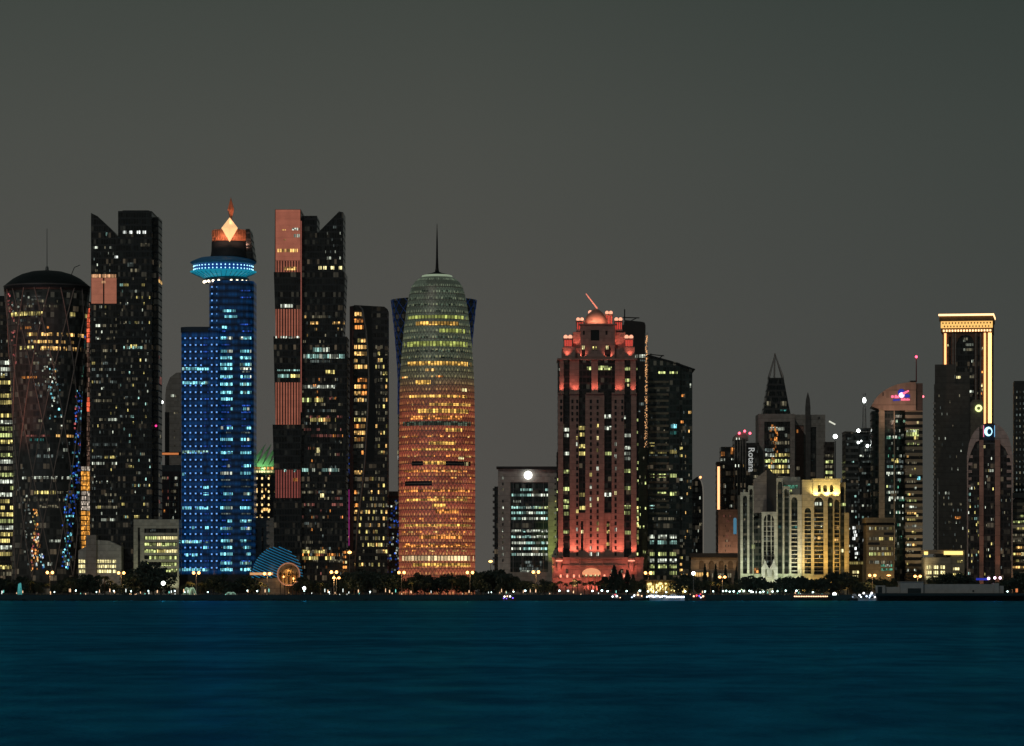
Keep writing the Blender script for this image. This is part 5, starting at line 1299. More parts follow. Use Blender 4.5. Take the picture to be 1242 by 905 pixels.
spot((at(1105, 2290), 2262, GZ + 3), (at(1108, 2290), 2290, GZ + 60), 30000, (1, .78, .45), 80)

# ------------------------------------------------------------------ beige office, car park
b = B('beige_office', 'beige office with rows of small lit windows under a heavy cornice', 1069, 2240, 'office building')
mb = MB(); b.box(mb, 1051, 1084.5, 637, None, 0, 22); b.box(mb, 1049.6, 1086, 628, 634, -1.5, 22); b.part('wall', mb, stone('tan_stone', (.36, .27, .16), 3.8))
mb = MB(); b.box(mb, 1051, 1085, 634.02, 637, .6, 20); b.part('recess', mb, DARKM)
f = b.flat(0)
for y in (641, 653.5, 665.5, 672, 682): b.row(y, 1054, 1083, 'dim', f, 3.6, 1, 3, ['yel', 'white', 'lime'])
b.win(1072, 1084, 646, 649, DRK, f); b.win(1053, 1067, 658, 661, DRK, f)
for y in (686, 691): b.row(y, 1068, 1084, 'green', f, 3, .7, 3, ['white', 'dimc'])
b.flush()
for px in (1053, 1062, 1072, 1082): spot((at(px, 2236), 2233, GZ + .4), (at(px, 2240), 2240.5, GZ + 26), 1500, (1, .70, .32), 110)
b = B('parking_block', 'low parking block with a bright gold light strip along its roof and nine lit openings', 1146, 2270, 'car park')
mb = MB(); arched_wall(mb, b, 1122, 1154, 676, None, 0, 1.4, [(1124 + i * 8.4, 1129.6 + i * 8.4, y, y + 4.2, False) for i in range(3) for y in (686,)]); b.box(mb, 1122, 1154, 676, None, 1.45, 24); b.box(mb, 1154.1, 1170, 669, None, 1, 24); b.part('wall', mb, stone('sand_render', (.40, .36, .26)))
mb = MB(); b.box(mb, 1121, 1171, 667, 671.5, 3, 22); b.part('roof_slab', mb, BEIGE)
mb = MB(); b.box(mb, 1121.5, 1126, 669, 673, 2.4, 2.9); b.part('light_strip', mb, lamp_mat('gold_roof_strip', (1, .72, .22), 1.5)); mb = MB(); b.box(mb, 1145, 1168, 668.5, 673, .5, .95); b.part('light_strip', mb, lamp_mat('gold_roof_strip', (1, .72, .22), 1.5))
f = b.flat(0)
for i in range(3):
    for y in (688, 694.5, 701): b.win(1124 + i * 8.2, 1129.6 + i * 8.2, y - 2, y + 2, 'bright', f)
b.row(681, 1156, 1169, 'yel', b.flat(1), 3, .9, 4); b.row(690, 1156, 1169, 'bright', b.flat(1), 3, .9, 4); b.row(697, 1156, 1169, 'yel', b.flat(1), 3, .9, 4)
b.flush()
b = B('glass_annex', 'low yellow lit annex between the gold arcaded office and the beige office', 1039, 2262, 'building')
mb = MB(); b.box(mb, 1029, 1051, 680, None, 0, 14); b.part('block', mb, stone('olive_render', (.3, .27, .15))); f = b.flat(0)
b.row(683, 1030, 1050, 'yel', f, 3, 1, 10); b.row(694, 1033, 1042, 'bright', f, 3.4, 1, 5); b.row(700, 1034, 1041, 'bright', f, 4, 1, 5); b.flush()

# ------------------------------------------------------------------ grey tower and the gate tower with gold edges
b = B('grey_tower', 'hazy dark grey blank tower with a stepped top in front of the gold edged tower', 1154, 2310)
b.root.rotation_euler = (0, 0, R(-6.5))
mb = MB(); b.box(mb, 1133, 1176, 466, None, 0, 28); b.box(mb, 1134, 1159, 442, 466, .5, 26); b.box(mb, 1146, 1176, 451, 466, 2, 26); b.part('tower_body', mb, stone('ash_wall', (.085, .083, .075), 4))  # distance haze put into the wall's grey tone
mb = MB()
for i in range(30): b.box(mb, 1132, 1135, 488 + i * 6.6, 490.4 + i * 6.6, -.6, 0)
b.part('balconies', mb, GREYC)
mb = MB(); b.box(mb, 1137, 1138.2, 580, 668, -.5, 0); b.part('duct', mb, PALEC)
f = b.flat(0)
b.win(1160, 1165, 456, 459, 'bright', b.flat(2)); b.win(1157.8, 1158.6, 455, 459, 'white', b.flat(.5))
b.row(598, 1146, 1162, 'white', f, 3, .6, 3); b.rows(604, 665, 7.4, 1142, 1170, ['dimc', 'white', 'dim'], f, .1, .4, .12, 3); b.rows(480, 600, 7.4, 1138, 1174, ['dimc', 'dim', 'white'], f, .05, .4, .05, 3); b.row(628, 1158, 1166, 'orange', f, 3, .6, 3)
b.flush()
b = B('gate_tower', 'tall brown tower outlined in glowing gold strips under a lit patterned cornice', 1173, 2420)
b.root.rotation_euler = (0, 0, R(-9))
mb = MB()
arched_wall(mb, b, 1143.5, 1203, 403, None, 0, 2, [(1160, 1182, 406, 700, True), (1151, 1153.6, 408, 700, False), (1185.5, 1188, 408, 700, False)]); b.box(mb, 1143.5, 1203, 403, None, 2.05, 34); b.part('wall', mb, stone('brown_stone', (.16, .09, .065)))
mb = MB(); b.box(mb, 1160, 1182, 405, 700, 1.2, 2.04); b.box(mb, 1150.8, 1153.8, 407, 700, 1.2, 2.02); b.box(mb, 1185.3, 1188.2, 407, 700, 1.2, 2.02); b.part('glazing', mb, BLACKG)
mb = MB()
for p in (1155.5, 1158.6, 1183, 1188.8): b.box(mb, p, p + 1.1, 404, None, -.7, 0)
b.part('ribs', mb, GREYC)
mb = MB(); b.box(mb, 1139.6, 1204.6, 381, 389.5, -4, 36); b.box(mb, 1141.5, 1203.6, 389.6, 402.9, -1.5, 35); cor = b.part('cornice', mb, stone('ochre_stone', (.30, .17, .07)))
mb = MB(); b.box(mb, 1138.8, 1205.2, 381.2, 383.6, -4.6, -4.02); b.box(mb, 1204.62, 1205.4, 381.2, 383.6, -4.6, 36.5); mb.build('top_light_line', lamp_mat('pale_gold_line', (1, .62, .30), 2.2), cor)
mb = MB(); b.box(mb, 1141.4, 1203.8, 389.8, 398, -1.8, -1.55); pat = lamp_mat('pattern_back', (1, .56, .16), 1.1)
bandp = mb.build('pattern_band', pat, cor)
mb = MB()
for i in range(16):
    for j, dy in ((0, 392), (1, 396)):
        px = 1144 + i * 3.8 + j * 1.9
        x, z = b.X(px), b.Z(dy)
        if px < 1202.5: mb.outline([(x - .55, z), (x, z - .75), (x + .55, z), (x, z + .75)], -2.0, -1.82)
mb.build('pattern_lozenges', stone('ochre_stone', (.30, .17, .07)), bandp)
mb = MB()
for i in range(17): b.box(mb, 1144 + i * 3.5, 1146 + i * 3.5, 400, 402.4, -2.0, -1.55)
mb.build('bracket_lamps', lamp_mat('pale_gold_line', (1, .62, .30), 2.2), cor)
for p0, p1, bo in ((1145.4, 1148, 447), (1193.2, 1195.6, 515), (1198.4, 1202.4, 520)):
    mb = MB(); b.box(mb, p0, p1, 404, None if bo > 480 else 560, -.8, -.02); b.part('edge_light', mb, lamp_mat('gold_edge', (1, .52, .17), 3.2) if p0 > 1196 else lamp_mat('gold_edge_soft', (1, .46, .17), 2.0))
f = b.flat(1.2)
for y, m in ((411, 'dim'), (413, 'yel'), (418, 'white'), (424, 'dim'), (438, 'lime'), (457, 'dim'), (475, 'dim')): b.row(y, 1161, 1181, m, f, 3, .55, 3.4, ['white'])
R2 = random.Random(3)
for _ in range(24): 
    y = R2.uniform(408, 515); x = R2.choice((1149, 1190, 1184.5, 1190.5)); b.win(x, x + 1.6, y, y + 2.4, R2.choice(['rose', 'orange', 'dim', 'bright']), b.flat(0))
b.flush()
mb = MB()
for i in range(28):
    a, c_ = 2 * math.pi * i / 28, 2 * math.pi * (i + 1) / 28
    mb.tube((b.X(1187) + 1.75 * math.cos(a), -1.4, b.Z(495.5) + 1.75 * math.sin(a)), (b.X(1187) + 1.75 * math.cos(c_), -1.4, b.Z(495.5) + 1.75 * math.sin(c_)), .62, n=6)
b.part('ring_sign', mb, lamp_mat('lime_ring', (.85, 1, .38), 1.6))
mb = MB(); b.poly(mb, [(1177, 540), (1193, 540), (1193, 488), (1190, 485), (1180, 485), (1177, 489)], -.9, -.03); b.part('sign_panel', mb, stone('taupe_panel', (.20, .18, .15)))

# ------------------------------------------------------------------ arch topped tower with a blue sign
b = B('arch_top_tower', 'rounded arch topped tower with two pink ribs and a glowing ring sign', 1201, 2255)
b.root.rotation_euler = (0, 0, R(-6.5))
def arcz(px):
    d = min(1, abs(px - 1200.5) / 27.6); return 513 + 44 * (1 - math.sqrt(max(0, 1 - d ** 2.2)))
edge = [1173 + i * 55 / 24 for i in range(25)]
mb = MB()
b.poly(mb, [(1173, None), (1228, None)] + [(p, arcz(p)) for p in reversed(edge)], 1.5, 26); b.part('tower_body', mb, curtain('plum_glass', (.014, .012, .012), (.02, .018, .018), bw=2))
mb = MB()
lo = [(p, arcz(p)) for p in edge if p < 1187] + [(1187.8, arcz(1187.8))]
b.poly(mb, [(1174.5, 562), (1178, 549), (1181.5, 541), (1183.8, 537)][:0] + [(1173, None), (1174.6, None), (1174.6, 560), (1178, 548), (1183.5, 536), (1187.8, 534)] + list(reversed(lo)), 0, 1.45)
hi = [(p, arcz(p)) for p in edge if p > 1207] ; hi = [(1206.6, arcz(1206.6))] + hi
b.poly(mb, [(1226.6, None), (1228, None)] + list(reversed(hi)) + [(1206.6, 534), (1211, 536), (1219, 544), (1224.6, 556), (1226.6, 566)], 0, 1.45)
b.part('arch_frame', mb, stone('mauve_panels', (.48, .37, .33), 5))
RIB = stone('salmon_rib', (.42, .24, .19), 6)
for p0, p1 in ((1187.9, 1193), (1206.8, 1213)):
    mb = MB(); b.box(mb, p0, p1, 533.8 if p0 < 1200 else 533.6, None, -1.2, 1.45); b.part('rib', mb, RIB)
mb = MB(); b.box(mb, 1193.05, 1206.5, 514.5, 534, .4, 1.47); b.part('sign_panel', mb, plain('navy_panel', (.01, .02, .05)))
mb = MB()
for i in range(24):
    a, c_ = 2 * math.pi * i / 24, 2 * math.pi * (i + 1) / 24
    w = .55 + .35 * math.cos(a - math.pi * .9)
    mb.tube((b.X(1199.4) + 1.9 * math.cos(a), 0, b.Z(523.5) + 2.3 * math.sin(a)), (b.X(1199.4) + 1.9 * math.cos(c_), 0, b.Z(523.5) + 2.3 * math.sin(c_)), w, n=6)
b.part('ring_sign', mb, lamp_mat('ice_blue_ring', (.45, .85, 1), 2.2))
mb = MB(); b.box(mb, 1206, 1206.6, 516, 530, -.1, .38); b.part('blue_light_line', mb, lamp_mat('ice_line', (.2, .55, .9), 1.1)); mb = MB(); b.box(mb, 1192.6, 1193.6, 516, 530, -.1, .38); b.part('pink_light_line', mb, lamp_mat('pink_line', (1, .25, .4), .8))
mb = MB(); b.box(mb, 1193, 1206.6, 537.4, 538.3, .9, 1.48); b.part('sill', mb, GREYM)
mb = MB()
for i in range(5): b.box(mb, 1174.7, 1180 - i * .5, 552 + i * 9, 555.4 + i * 9, .6, 1.47); b.box(mb, 1221, 1226.5, 552 + i * 9, 555.4 + i * 9, .6, 1.47)
b.part('corner_bands', mb, stone('mauve_panels', (.48, .37, .33), 5))
f = b.flat(1.5)
b.win(1192.8, 1195, 540, 543.5, 'bright', f)
b.rows(556, 700, 7.4, 1194, 1206, ['yel', 'white', 'dim'], f, .1, .5, .14, 3); b.rows(592, 700, 7.4, 1174, 1187, ['dimc', 'white', 'cool', 'yel'], f, .15, .5, .22, 3); b.rows(570, 700, 7.4, 1213.5, 1226, ['dimc', 'dim'], f, .1, .4, .16, 3)
for y in (585, 603, 632, 648, 668): b.win(1186, 1187.6, y, y + 3, 'yel', b.flat(1.5))
b.flush()
for px in (1190.5, 1210): spot((at(px, 2255), 2244, GZ + .5), (at(px, 2255), 2254, GZ + 55), 9000, (1, .5, .3), 40)
for px in (1190.5, 1210): spot((at(px, 2255), 2249, GZ + .5), (at(px, 2255), 2254, GZ + 16), 700, (1, .5, .25), 90)
spot((at(1196, 2255), 2205, GZ + 8), (at(1200, 2255), 2256, GZ + 88), 30000, (1, .75, .65), 30)

# ------------------------------------------------------------------ right edge
b = B('grid_tower', 'dark grey tower with dotted window columns at the right frame edge', 1238, 2330)
b.root.rotation_euler = (0, 0, R(-6.5))
mb = MB(); b.box(mb, 1230, 1262, 462, None, 0, 26); b.part('tower_body', mb, stone('slate_concrete', (.05, .052, .048)))
mb = MB(); b.box(mb, 1224, 1250, 598, 604, -3, 10); b.part('ledge', mb, GREYC)
f = b.flat(0)
for p in (1232.5, 1236.5, 1241, 1245):
    for i in range(18): b.win(p, p + 1.4, 474 + i * 7, 476.6 + i * 7, 'dimc' if b.r.random() < .7 else 'dim', f)
b.flush()
b = B('banded_office', 'low banded office with amber lit floors at the right frame edge', 1240, 2262, 'office building')
mb = MB(); b.box(mb, 1226.5, 1262, 606, None, 0, 22); b.part('block', mb, curtain('olive_bands', (.02, .02, .016), (.16, .14, .10), fh=3.9, bw=40, bandf=.45, mullf=0)); f = b.flat(0)
for y in (626, 633, 641, 649, 656, 664, 672, 680, 688, 695): b.row(y, 1227, 1262, 'warm' if y > 660 else 'lime' if y < 645 else 'dim', f, 2.6, .85, 5, ['dim', 'yel'])
b.win(1238.5, 1242, 670, 674, 'bright', f); b.flush()
spot((at(1236, 2240), 2244, GZ + .5), (at(1240, 2262), 2262, GZ + 20), 2400, (1, .55, .2), 100)

# ------------------------------------------------------------------ pier house in front of the seawall, right
b = B('pier_house', 'long white low house on a dark stone pier jutting into the water', 1142, 2118, 'pier house')
mb = MB(); b.box(mb, 1062, 1262, 719.6, 732, -2, 30); b.part('pier', mb, plain('pier_stone', (.006, .03, .04), .6))
b.root.location.z = GZ
WR = plain('weathered_white', (.42, .42, .40), .8)
mb = MB(); b.box(mb, 1064, 1074, 710.2, 719.5, 1, 10); b.box(mb, 1074.2, 1092, 712, 719.5, 3, 10); b.box(mb, 1092.2, 1120, 706, 719.5, 0, 14); b.box(mb, 1120.3, 1206, 708.6, 719.5, 2, 14); b.box(mb, 1206.2, 1212, 707.4, 719.5, 1, 12); b.box(mb, 1208.3, 1218, 710.6, 719.5, 2.2, 12); b.part('wall', mb, WR)
mb = MB(); b.box(mb, 1065, 1070, 711.6, 719.4, .8, .98); b.box(mb, 1101, 1117, 713.6, 719.4, -.2, -.02); b.box(mb, 1208.6, 1209.6, 713, 719.4, 2, 2.18); b.box(mb, 1180, 1182, 716, 718, 1.8, 1.98); b.part('door_opening', mb, plain('dark_opening', (.015, .03, .035)))
mb = MB(); b.box(mb, 1091.6, 1120.2, 705.2, 706, -.5, 14.4); b.part('roof_slab', mb, GREYC)
mb = MB(); b.box(mb, 1186, 1200, 701.2, 703.8, 6, 8); b.part('blue_awning', mb, lamp_mat('blue_awning_glow', (.03, .05, .6), .55))
mb = MB(); b.box(mb, 1186.5, 1187, 703.8, 708.6, 7, 7.4); b.box(mb, 1199, 1199.5, 703.8, 708.6, 7, 7.4); b.part('awning_posts', mb, DARKM)
for p, y in ((1200.5, 701.6), (1208, 701), (1214.5, 701)):
    mb = MB(); mb.ball((b.X(p), 5, b.Z(y)), .8); o = b.part('lamp', mb, lamp_mat('lilac_lamp', (1, .62, .85), 4)); mb = MB(); mb.tube((b.X(p), 5, b.Z(710)), (b.X(p), 5, b.Z(y)), .1); mb.build('lamp_post', DARKM, o)
mb = MB(); b.box(mb, 1233, 1235.4, 714, 718.4, 3, 4); b.part('lit_kiosk', mb, lamp_mat('kiosk_orange', (1, .3, .1), .7))

# ------------------------------------------------------------------ blue ribbed shell pavilion
b = B('shell_pavilion', 'rounded pavilion shell striped with thin blue light lines above a gold lit base', 334, 2205, 'pavilion')
k = b.s
RX, RZ, RY = 31 * k, 38 * k, 17.0
z0 = b.Z(701)
mb = MB(); mb.lathe([(31 * k * math.cos(t), z0 + RZ * math.sin(t)) for t in [R(90) * i / 12 for i in range(12)]] + [(.2, z0 + RZ)], 0, 18, 48, 0, RY / RX); b.part('shell', mb, plain('blue_shell', (.02, .07, .12), .4), smooth=True)
mb = MB(); sl = math.tan(R(-19))
for c_ in [i * .088 - .3 for i in range(18)]:
    pts = []
    # unit sphere cut by the tilted plane z = c + x * sl
    nrm = Vector((-sl, 0, 1)).normalized(); d = c_ / math.sqrt(1 + sl * sl)
    if abs(d) >= 1: continue
    rad = math.sqrt(1 - d * d); e1 = Vector((1, 0, sl)).normalized(); e2 = nrm.cross(e1)
    for i in range(49):
        a = 2 * math.pi * i / 48; q = nrm * d + e1 * (rad * math.cos(a)) + e2 * (rad * math.sin(a))
        pts.append(q)
    for p_, q_ in zip(pts, pts[1:]):
        if p_.z > 0 and q_.z > 0 and p_.y < .2:
            mb.tube((p_.x * RX * 1.006, 18 + p_.y * RY * 1.006, z0 + p_.z * RZ * 1.006), (q_.x * RX * 1.006, 18 + q_.y * RY * 1.006, z0 + q_.z * RZ * 1.006), .13, n=4)
b.part('light_lines', mb, lamp_mat('shell_blue_line', (.02, .26, .50), .9, False))
mb = MB(); mb.lathe([(30 * k, 0), (30 * k, z0)], 0, 18, 48, 0, RY / RX); b.part('base_wall', mb, BEIGE)
mb = MB(); b.box(mb, 303, 331, 694.5, 697.5, .2, 1.2); b.part('eave_light', mb, lamp_mat('honey_strip', (1, .5, .2), .6))
b = B('ring_arch', 'upright round arch with a warm glowing interior in front of the blue striped shell', 350, 2198, 'arch')
k = b.s; rc = 13.4 * k; zc = b.Z(696.5)
mb = MB()
for i in range(40):
    a, c_ = 2 * math.pi * i / 40, 2 * math.pi * (i + 1) / 40
    mb.tube((rc * math.cos(a), 0, zc + rc * math.sin(a)), (rc * math.cos(c_), 0, zc + rc * math.sin(c_)), .42, n=6)
b.part('ring', mb, lamp_mat('ring_peach', (1, .45, .25), .25))
mb = MB(); n = 32
mb.outline([(rc * .96 * math.cos(2 * math.pi * i / n), zc + rc * .96 * math.sin(2 * math.pi * i / n)) for i in range(n)], 3, 3.4); b.part('back_wall', mb, plain('honey_wall', (.5, .34, .17)))
mb = MB()
for a in (-5, -2.4, 0, 2.2, 4.6): mb.box(a - .25, a + .25, 1.4, 1.9, 0, zc + 1.2); 
mb.box(-6, 6, 1.2, 2.2, zc - .2, zc + .3); mb.tube((0, 1.6, zc), (1.8, 1.6, zc + 5), .25)
b.part('mullions', mb, DARKM)
mb = MB(); mb.ball((-3, 2.2, zc - 1.5), .5); mb.ball((2.6, 2.2, zc - 2.6), .6); mb.ball((3.4, .4, zc - 4.2), .7); b.part('lamps', mb, AMBER)
spot((at(350, 2198), 2198.6, GZ + 1), (at(350, 2198), 2201, GZ + zc + 1), 2600, (1, .55, .2), 140); spot((at(350, 2198), 2198.8, GZ + zc + 3), (at(350, 2198), 2201, GZ + zc - 2), 600, (1, .55, .18), 150)

# ------------------------------------------------------------------ market pavilion with yellow lights
b = B('market_pavilion', 'long low open pavilion glowing bright yellow between the dark office and the boats', 809, 2192, 'pavilion')
mb = MB(); b.box(mb, 783, 836, 703.5, 704.6, -2, 9)
b.part('roof', mb, plain('pavilion_roof', (.25, .2, .12)))
mb = MB()
for i in range(15): b.box(mb, 783.6 + i * 3.6, 784.1 + i * 3.6, 704.6, None, -1.4, -1.0)
b.part('posts', mb, DARKM)
MK = window_mat('market_glow', (1, .80, .30), 4.5, pane=.9, lo=.1)
f = b.flat(0)
mb = MB(); b.box(mb, 784, 835, 704.8, None, .02, 8); b.part('back_wall', mb, plain('ochre_wall', (.4, .3, .12)))
for i in range(44):
    p = b.r.uniform(784, 832); y = b.r.uniform(705.5, 715); b.win(p, p + b.r.uniform(1.5, 3.5), y, y + b.r.uniform(1.5, 4.5), MK, b.flat(-b.r.uniform(0, .9)))
b.flush()
for p in (788, 800, 812, 824): spot((at(p, 2190), 2189, GZ + 7.4), (at(p, 2192), 2192, GZ), 800, (1, .78, .28), 150)
b = B('roadside_kiosk', 'small kiosk with a gold lit front left of the mall entrance lamps', 424, 2215, 'kiosk')
mb = MB(); b.box(mb, 416, 430, 668, None, 0, 10); b.part('block', mb, BROWNG); f = b.flat(0)
for y in (670, 675.5, 682, 688): b.row(y, 415.5, 421, 'orange', f, 3, .9, 2.5, ['bright'])
b.flush()
# teal lit trees and fountains left
# ------------------------------------------------------------------ trees
BARK = plain('bark', (.06, .045, .035)); 
def leafmat(name, c):
    m, nt, p = newmat(name)
    oi = nd(nt, 'ShaderNodeTexCoord'); n = nd(nt, 'ShaderNodeTexNoise'); n.inputs['Scale'].default_value = .9
    nt.links.new(oi.outputs['Object'], n.inputs['Vector'])
    mx = nd(nt, 'ShaderNodeMixRGB'); nt.links.new(n.outputs['Fac'], mx.inputs[0])
    mx.inputs[1].default_value = (*[q * .5 for q in c], 1); mx.inputs[2].default_value = (*[q * 1.5 for q in c], 1)
    nt.links.new(mx.outputs[0], p.inputs['Base Color']); p.inputs['Roughness'].default_value = .6
    return m
LEAF = leafmat('foliage_green', (.016, .038, .028)); LEAF2 = leafmat('foliage_dark', (.012, .032, .026)); FROND = leafmat('palm_green', (.06, .075, .03))
def leaf(mb, c, s, r):
    a = Vector((r.gauss(0, 1), r.gauss(0, 1), r.gauss(0, .7))).normalized(); e = a.orthogonal().normalized(); q = a.cross(e)
    c = Vector(c)
    mb.face([c - e * s, c + q * s * .6, c + e * s, c - q * s * .6], [(0, 0), (1, 0), (1, 1), (0, 1)])
def make_tree(kind, seed, label):
    r = random.Random(seed)
    t = empty(kind, (0, 0, GZ), label, 'tree', None)
    tr_, cr = MB(), MB()
    if kind == 'conifer_tree':
        H = 17; tr_.tube((0, 0, 0), (0, 0, H * .8), .45, .12)
        for i in range(1500):
            u = r.random() ** .8; z = 1.5 + u * (H - 1.5); rad = (1 - u) * 5.0 * (.75 + .35 * math.sin(z * 2.2 + r.random()) ** 2)
            a = r.uniform(0, 6.28); q = rad * math.sqrt(r.uniform(.25, 1)); leaf(cr, (q * math.cos(a), q * math.sin(a), z), r.uniform(.35, .8), r)
    else:
        H = 7.5 if kind == 'broad_tree' else 6.0
        tr_.tube((0, 0, 0), (.3, .1, 3.2), .32, .22)
        cl = []
        for i in range(14 if kind == 'broad_tree' else 11):
            a = r.uniform(0, 6.28); q = r.uniform(.5, 3.4); z = r.uniform(2.0, H); rr_ = r.uniform(1.3, 2.3) * (1.15 if z < H * .8 else .8)
            cl.append((q * math.cos(a), q * math.sin(a), z, rr_)); tr_.tube((.3, .1, 3.0), (q * .8 * math.cos(a), q * .8 * math.sin(a), z), .14, .05, 5)
        for (x, y, z, q) in cl:
            for i in range(135):
                v = Vector((r.gauss(0, 1), r.gauss(0, 1), r.gauss(0, 1))).normalized() * q * r.uniform(.55, 1.08)
                leaf(cr, (x + v.x, y + v.y, z + v.z * .75), r.uniform(.22, .5), r)
    tr_.build('trunk', BARK, t); cr.build('crown', LEAF2 if kind == 'conifer_tree' else LEAF, t)
    return t
def make_palm(seed, label):
    r = random.Random(seed); t = empty('palm_tree', (0, 0, GZ), label, 'palm tree')
    a = MB(); pts = [(.0, 0, 0), (.15, .05, 3), (.2, .0, 6), (.1, .1, 8.2)]
    for p, q in zip(pts, pts[1:]): a.tube(p, q, .26, .22)
    a.build('trunk', BARK, t)
    c = MB()
    for i in range(22):
        an = 2 * math.pi * i / 22 + r.uniform(-.1, .1); el = r.uniform(-.1, 1.1); Ln = r.uniform(2.6, 3.4); prev = None
        for j in range(8):
            s = j / 7; x = Ln * s * math.cos(el * .6); z = 8.2 + Ln * (s * math.sin(el) - .75 * s * s)
            P_ = Vector((x * math.cos(an), x * math.sin(an), z)); sd_ = Vector((-math.sin(an), math.cos(an), -.25)) * (.55 * math.sin(math.pi * min(1, s * .9 + .1)))
            if prev: c.face([prev[0], prev[0] + prev[1], P_ + sd_, P_]); c.face([prev[0] - Vector((prev[1].x, prev[1].y, -prev[1].z)), prev[0], P_, P_ - Vector((sd_.x, sd_.y, -sd_.z))])
            prev = (P_, sd_)
    c.build('crown', FROND, t)
    return t
protos = {'broad': [make_tree('broad_tree', s_, 'x') for s_ in (1, 2, 3)], 'round': [make_tree('round_tree', s_, 'x') for s_ in (4, 5)], 'conifer': [make_tree('conifer_tree', 6, 'x')], 'palm': [make_palm(s_, 'x') for s_ in (7, 8)]}
used = set()
R3 = random.Random(21)
NEAR = [(8, 'below the yellow banded tower'), (56, 'at the foot of the waisted round tower'), (103, 'below the low block with gold windows'), (147, 'beside the blank pylon block'), (188, 'before the low white office'), (237, 'at the foot of the blue tower'), (285, 'at the blue tower base right side'),
        (334, 'by the blue striped shell'), (375, 'before the salmon panelled tower'), (421, 'before the black slab tower'), (447, 'before the twisted tower'), (476, 'before the low black annex'), (529, 'before the rounded orange tower'), (590, 'in the gap right of the rounded tower'), (637, 'before the framed office'),
        (705, 'before the pink tower entrance'), (755, 'at the right foot of the pink tower'), (808, 'beside the glowing market pavilion'), (868, 'before the arched mall'), (936, 'before the ivory arcaded office'), (1000, 'before the gold arcaded office'), (1040, 'beside the yellow lit annex'), (1069, 'before the beige office'),
        (1108, 'behind the pier house left part'), (1146, 'before the parking block'), (1190, 'below the arch topped tower'), (1232, 'at the right frame edge')]
KINDW = {'broad': 'broad dark tree', 'round': 'low round tree', 'conifer': 'tall conical dark tree', 'palm': 'palm with drooping fronds'}
cnt = {}
def plant(kind, px, h, Y=None, group='trees along the promenade', w=1.0):
    """h: height of its top above ground, in photo pixels"""
    Y = Y or R3.uniform(2183, 2204)
    src = R3.choice(protos[kind]); base = {'broad': 8.6, 'round': 7.3, 'conifer': 17, 'palm': 9.6}[kind]
    sc_ = h * Y / FPX / base
    near = min(NEAR, key=lambda q: abs(q[0] - px))[1]
    lab = f'{KINDW[kind]} {near}'
    n = cnt.get(lab, 0); cnt[lab] = n + 1
    EXTRA = ['', 'second ', 'third ', 'fourth ', 'fifth ', 'sixth ', 'seventh ', 'eighth ', 'ninth ', 'tenth ']
    if n: lab = f'{EXTRA[n].strip()} {KINDW[kind]} from the left {near}'
    loc = (at(px, Y), Y, GZ)
    if src.name not in used: used.add(src.name); o = src; o.location = loc; o['label'] = lab
    else: o = copy_tree(src, loc, lab)
    o['group'] = group; o.rotation_euler = (0, 0, R3.uniform(0, 6.28)); o.scale = (sc_ * w, sc_ * w, sc_)
    return o
TREES = [(-6, 20), (4, 22), (13, 16), (25, 24), (34, 20), (46, 17), (71, 16), (80, 22), (90, 26), (100, 22), (109, 27), (118, 20), (128, 17), (140, 15), (155, 18), (163, 28), (170, 36), (177, 42), (186, 34), (195, 31), (206, 12), (222, 14), (246, 16), (258, 24), (268, 27), (281, 17), (292, 20), (303, 18), (312, 14), (365, 24), (374, 21), (384, 18), (393, 16),
         (412, 24), (420, 28), (430, 31), (440, 32), (449, 33), (458, 30), (467, 31), (477, 28), (495, 22), (506, 28), (515, 26), (524, 20), (534, 25), (543, 28), (553, 29), (562, 25), (574, 26), (583, 31), (592, 33), (602, 33), (611, 28), (622, 24), (632, 21), (642, 19), (660, 20), (670, 15),
         (737, 24), (777, 20), (790, 13), (803, 12), (822, 24), (832, 27), (841, 22), (858, 20), (868, 18), (880, 16), (891, 16),
         (942, 18), (1008, 28), (1018, 30), (1028, 28), (1044, 18), (1062, 24), (1072, 20), (1083, 21), (1093, 17), (1104, 15), (1140, 26), (1148, 30), (1157, 30), (1166, 28), (1178, 20), (1190, 15), (1204, 17), (1217, 18), (1226, 24), (1236, 30), (1246, 30)]
for px, h in sorted(TREES): plant('broad', px, h)
for px, h in sorted([(902, 22), (911, 25), (919, 24), (928, 20), (950, 22), (959, 24), (968, 24), (977, 22), (987, 21), (997, 22), (1054, 18), (1100, 14), (275, 18), (300, 25), (30, 14), (95, 16), (150, 14), (650, 14), (1130, 16)]): plant('round', px, h, R3.uniform(2170, 2182), 'low round trees by the promenade')
for px, h in [(745, 36), (752, 30), (761, 31), (768, 25)]: plant('conifer', px, h, R3.uniform(2186, 2200), 'conical trees by the pink tower', 1.2)
for px, h in [(855, 38), (868, 38), (880, 36), (893, 34)]: plant('conifer', px, h, 2266, 'conical trees against the mall wall', .55)
for px, h in [(12, 18), (37, 20), (58, 16), (86, 19), (127, 26), (133, 20), (229, 18), (233, 16), (243, 17), (316, 17), (322, 15), (370, 20), (389, 17), (500, 18), (520, 16), (548, 22), (672, 17), (679, 19), (686, 16), (694, 18), (701, 20), (709, 17), (717, 19), (725, 18), (731, 17), (862, 19), (872, 17), (935, 16), (1020, 19), (1110, 16), (1211, 18)]:
    plant('palm', px, h, R3.uniform(2172, 2184), 'palms by the promenade')
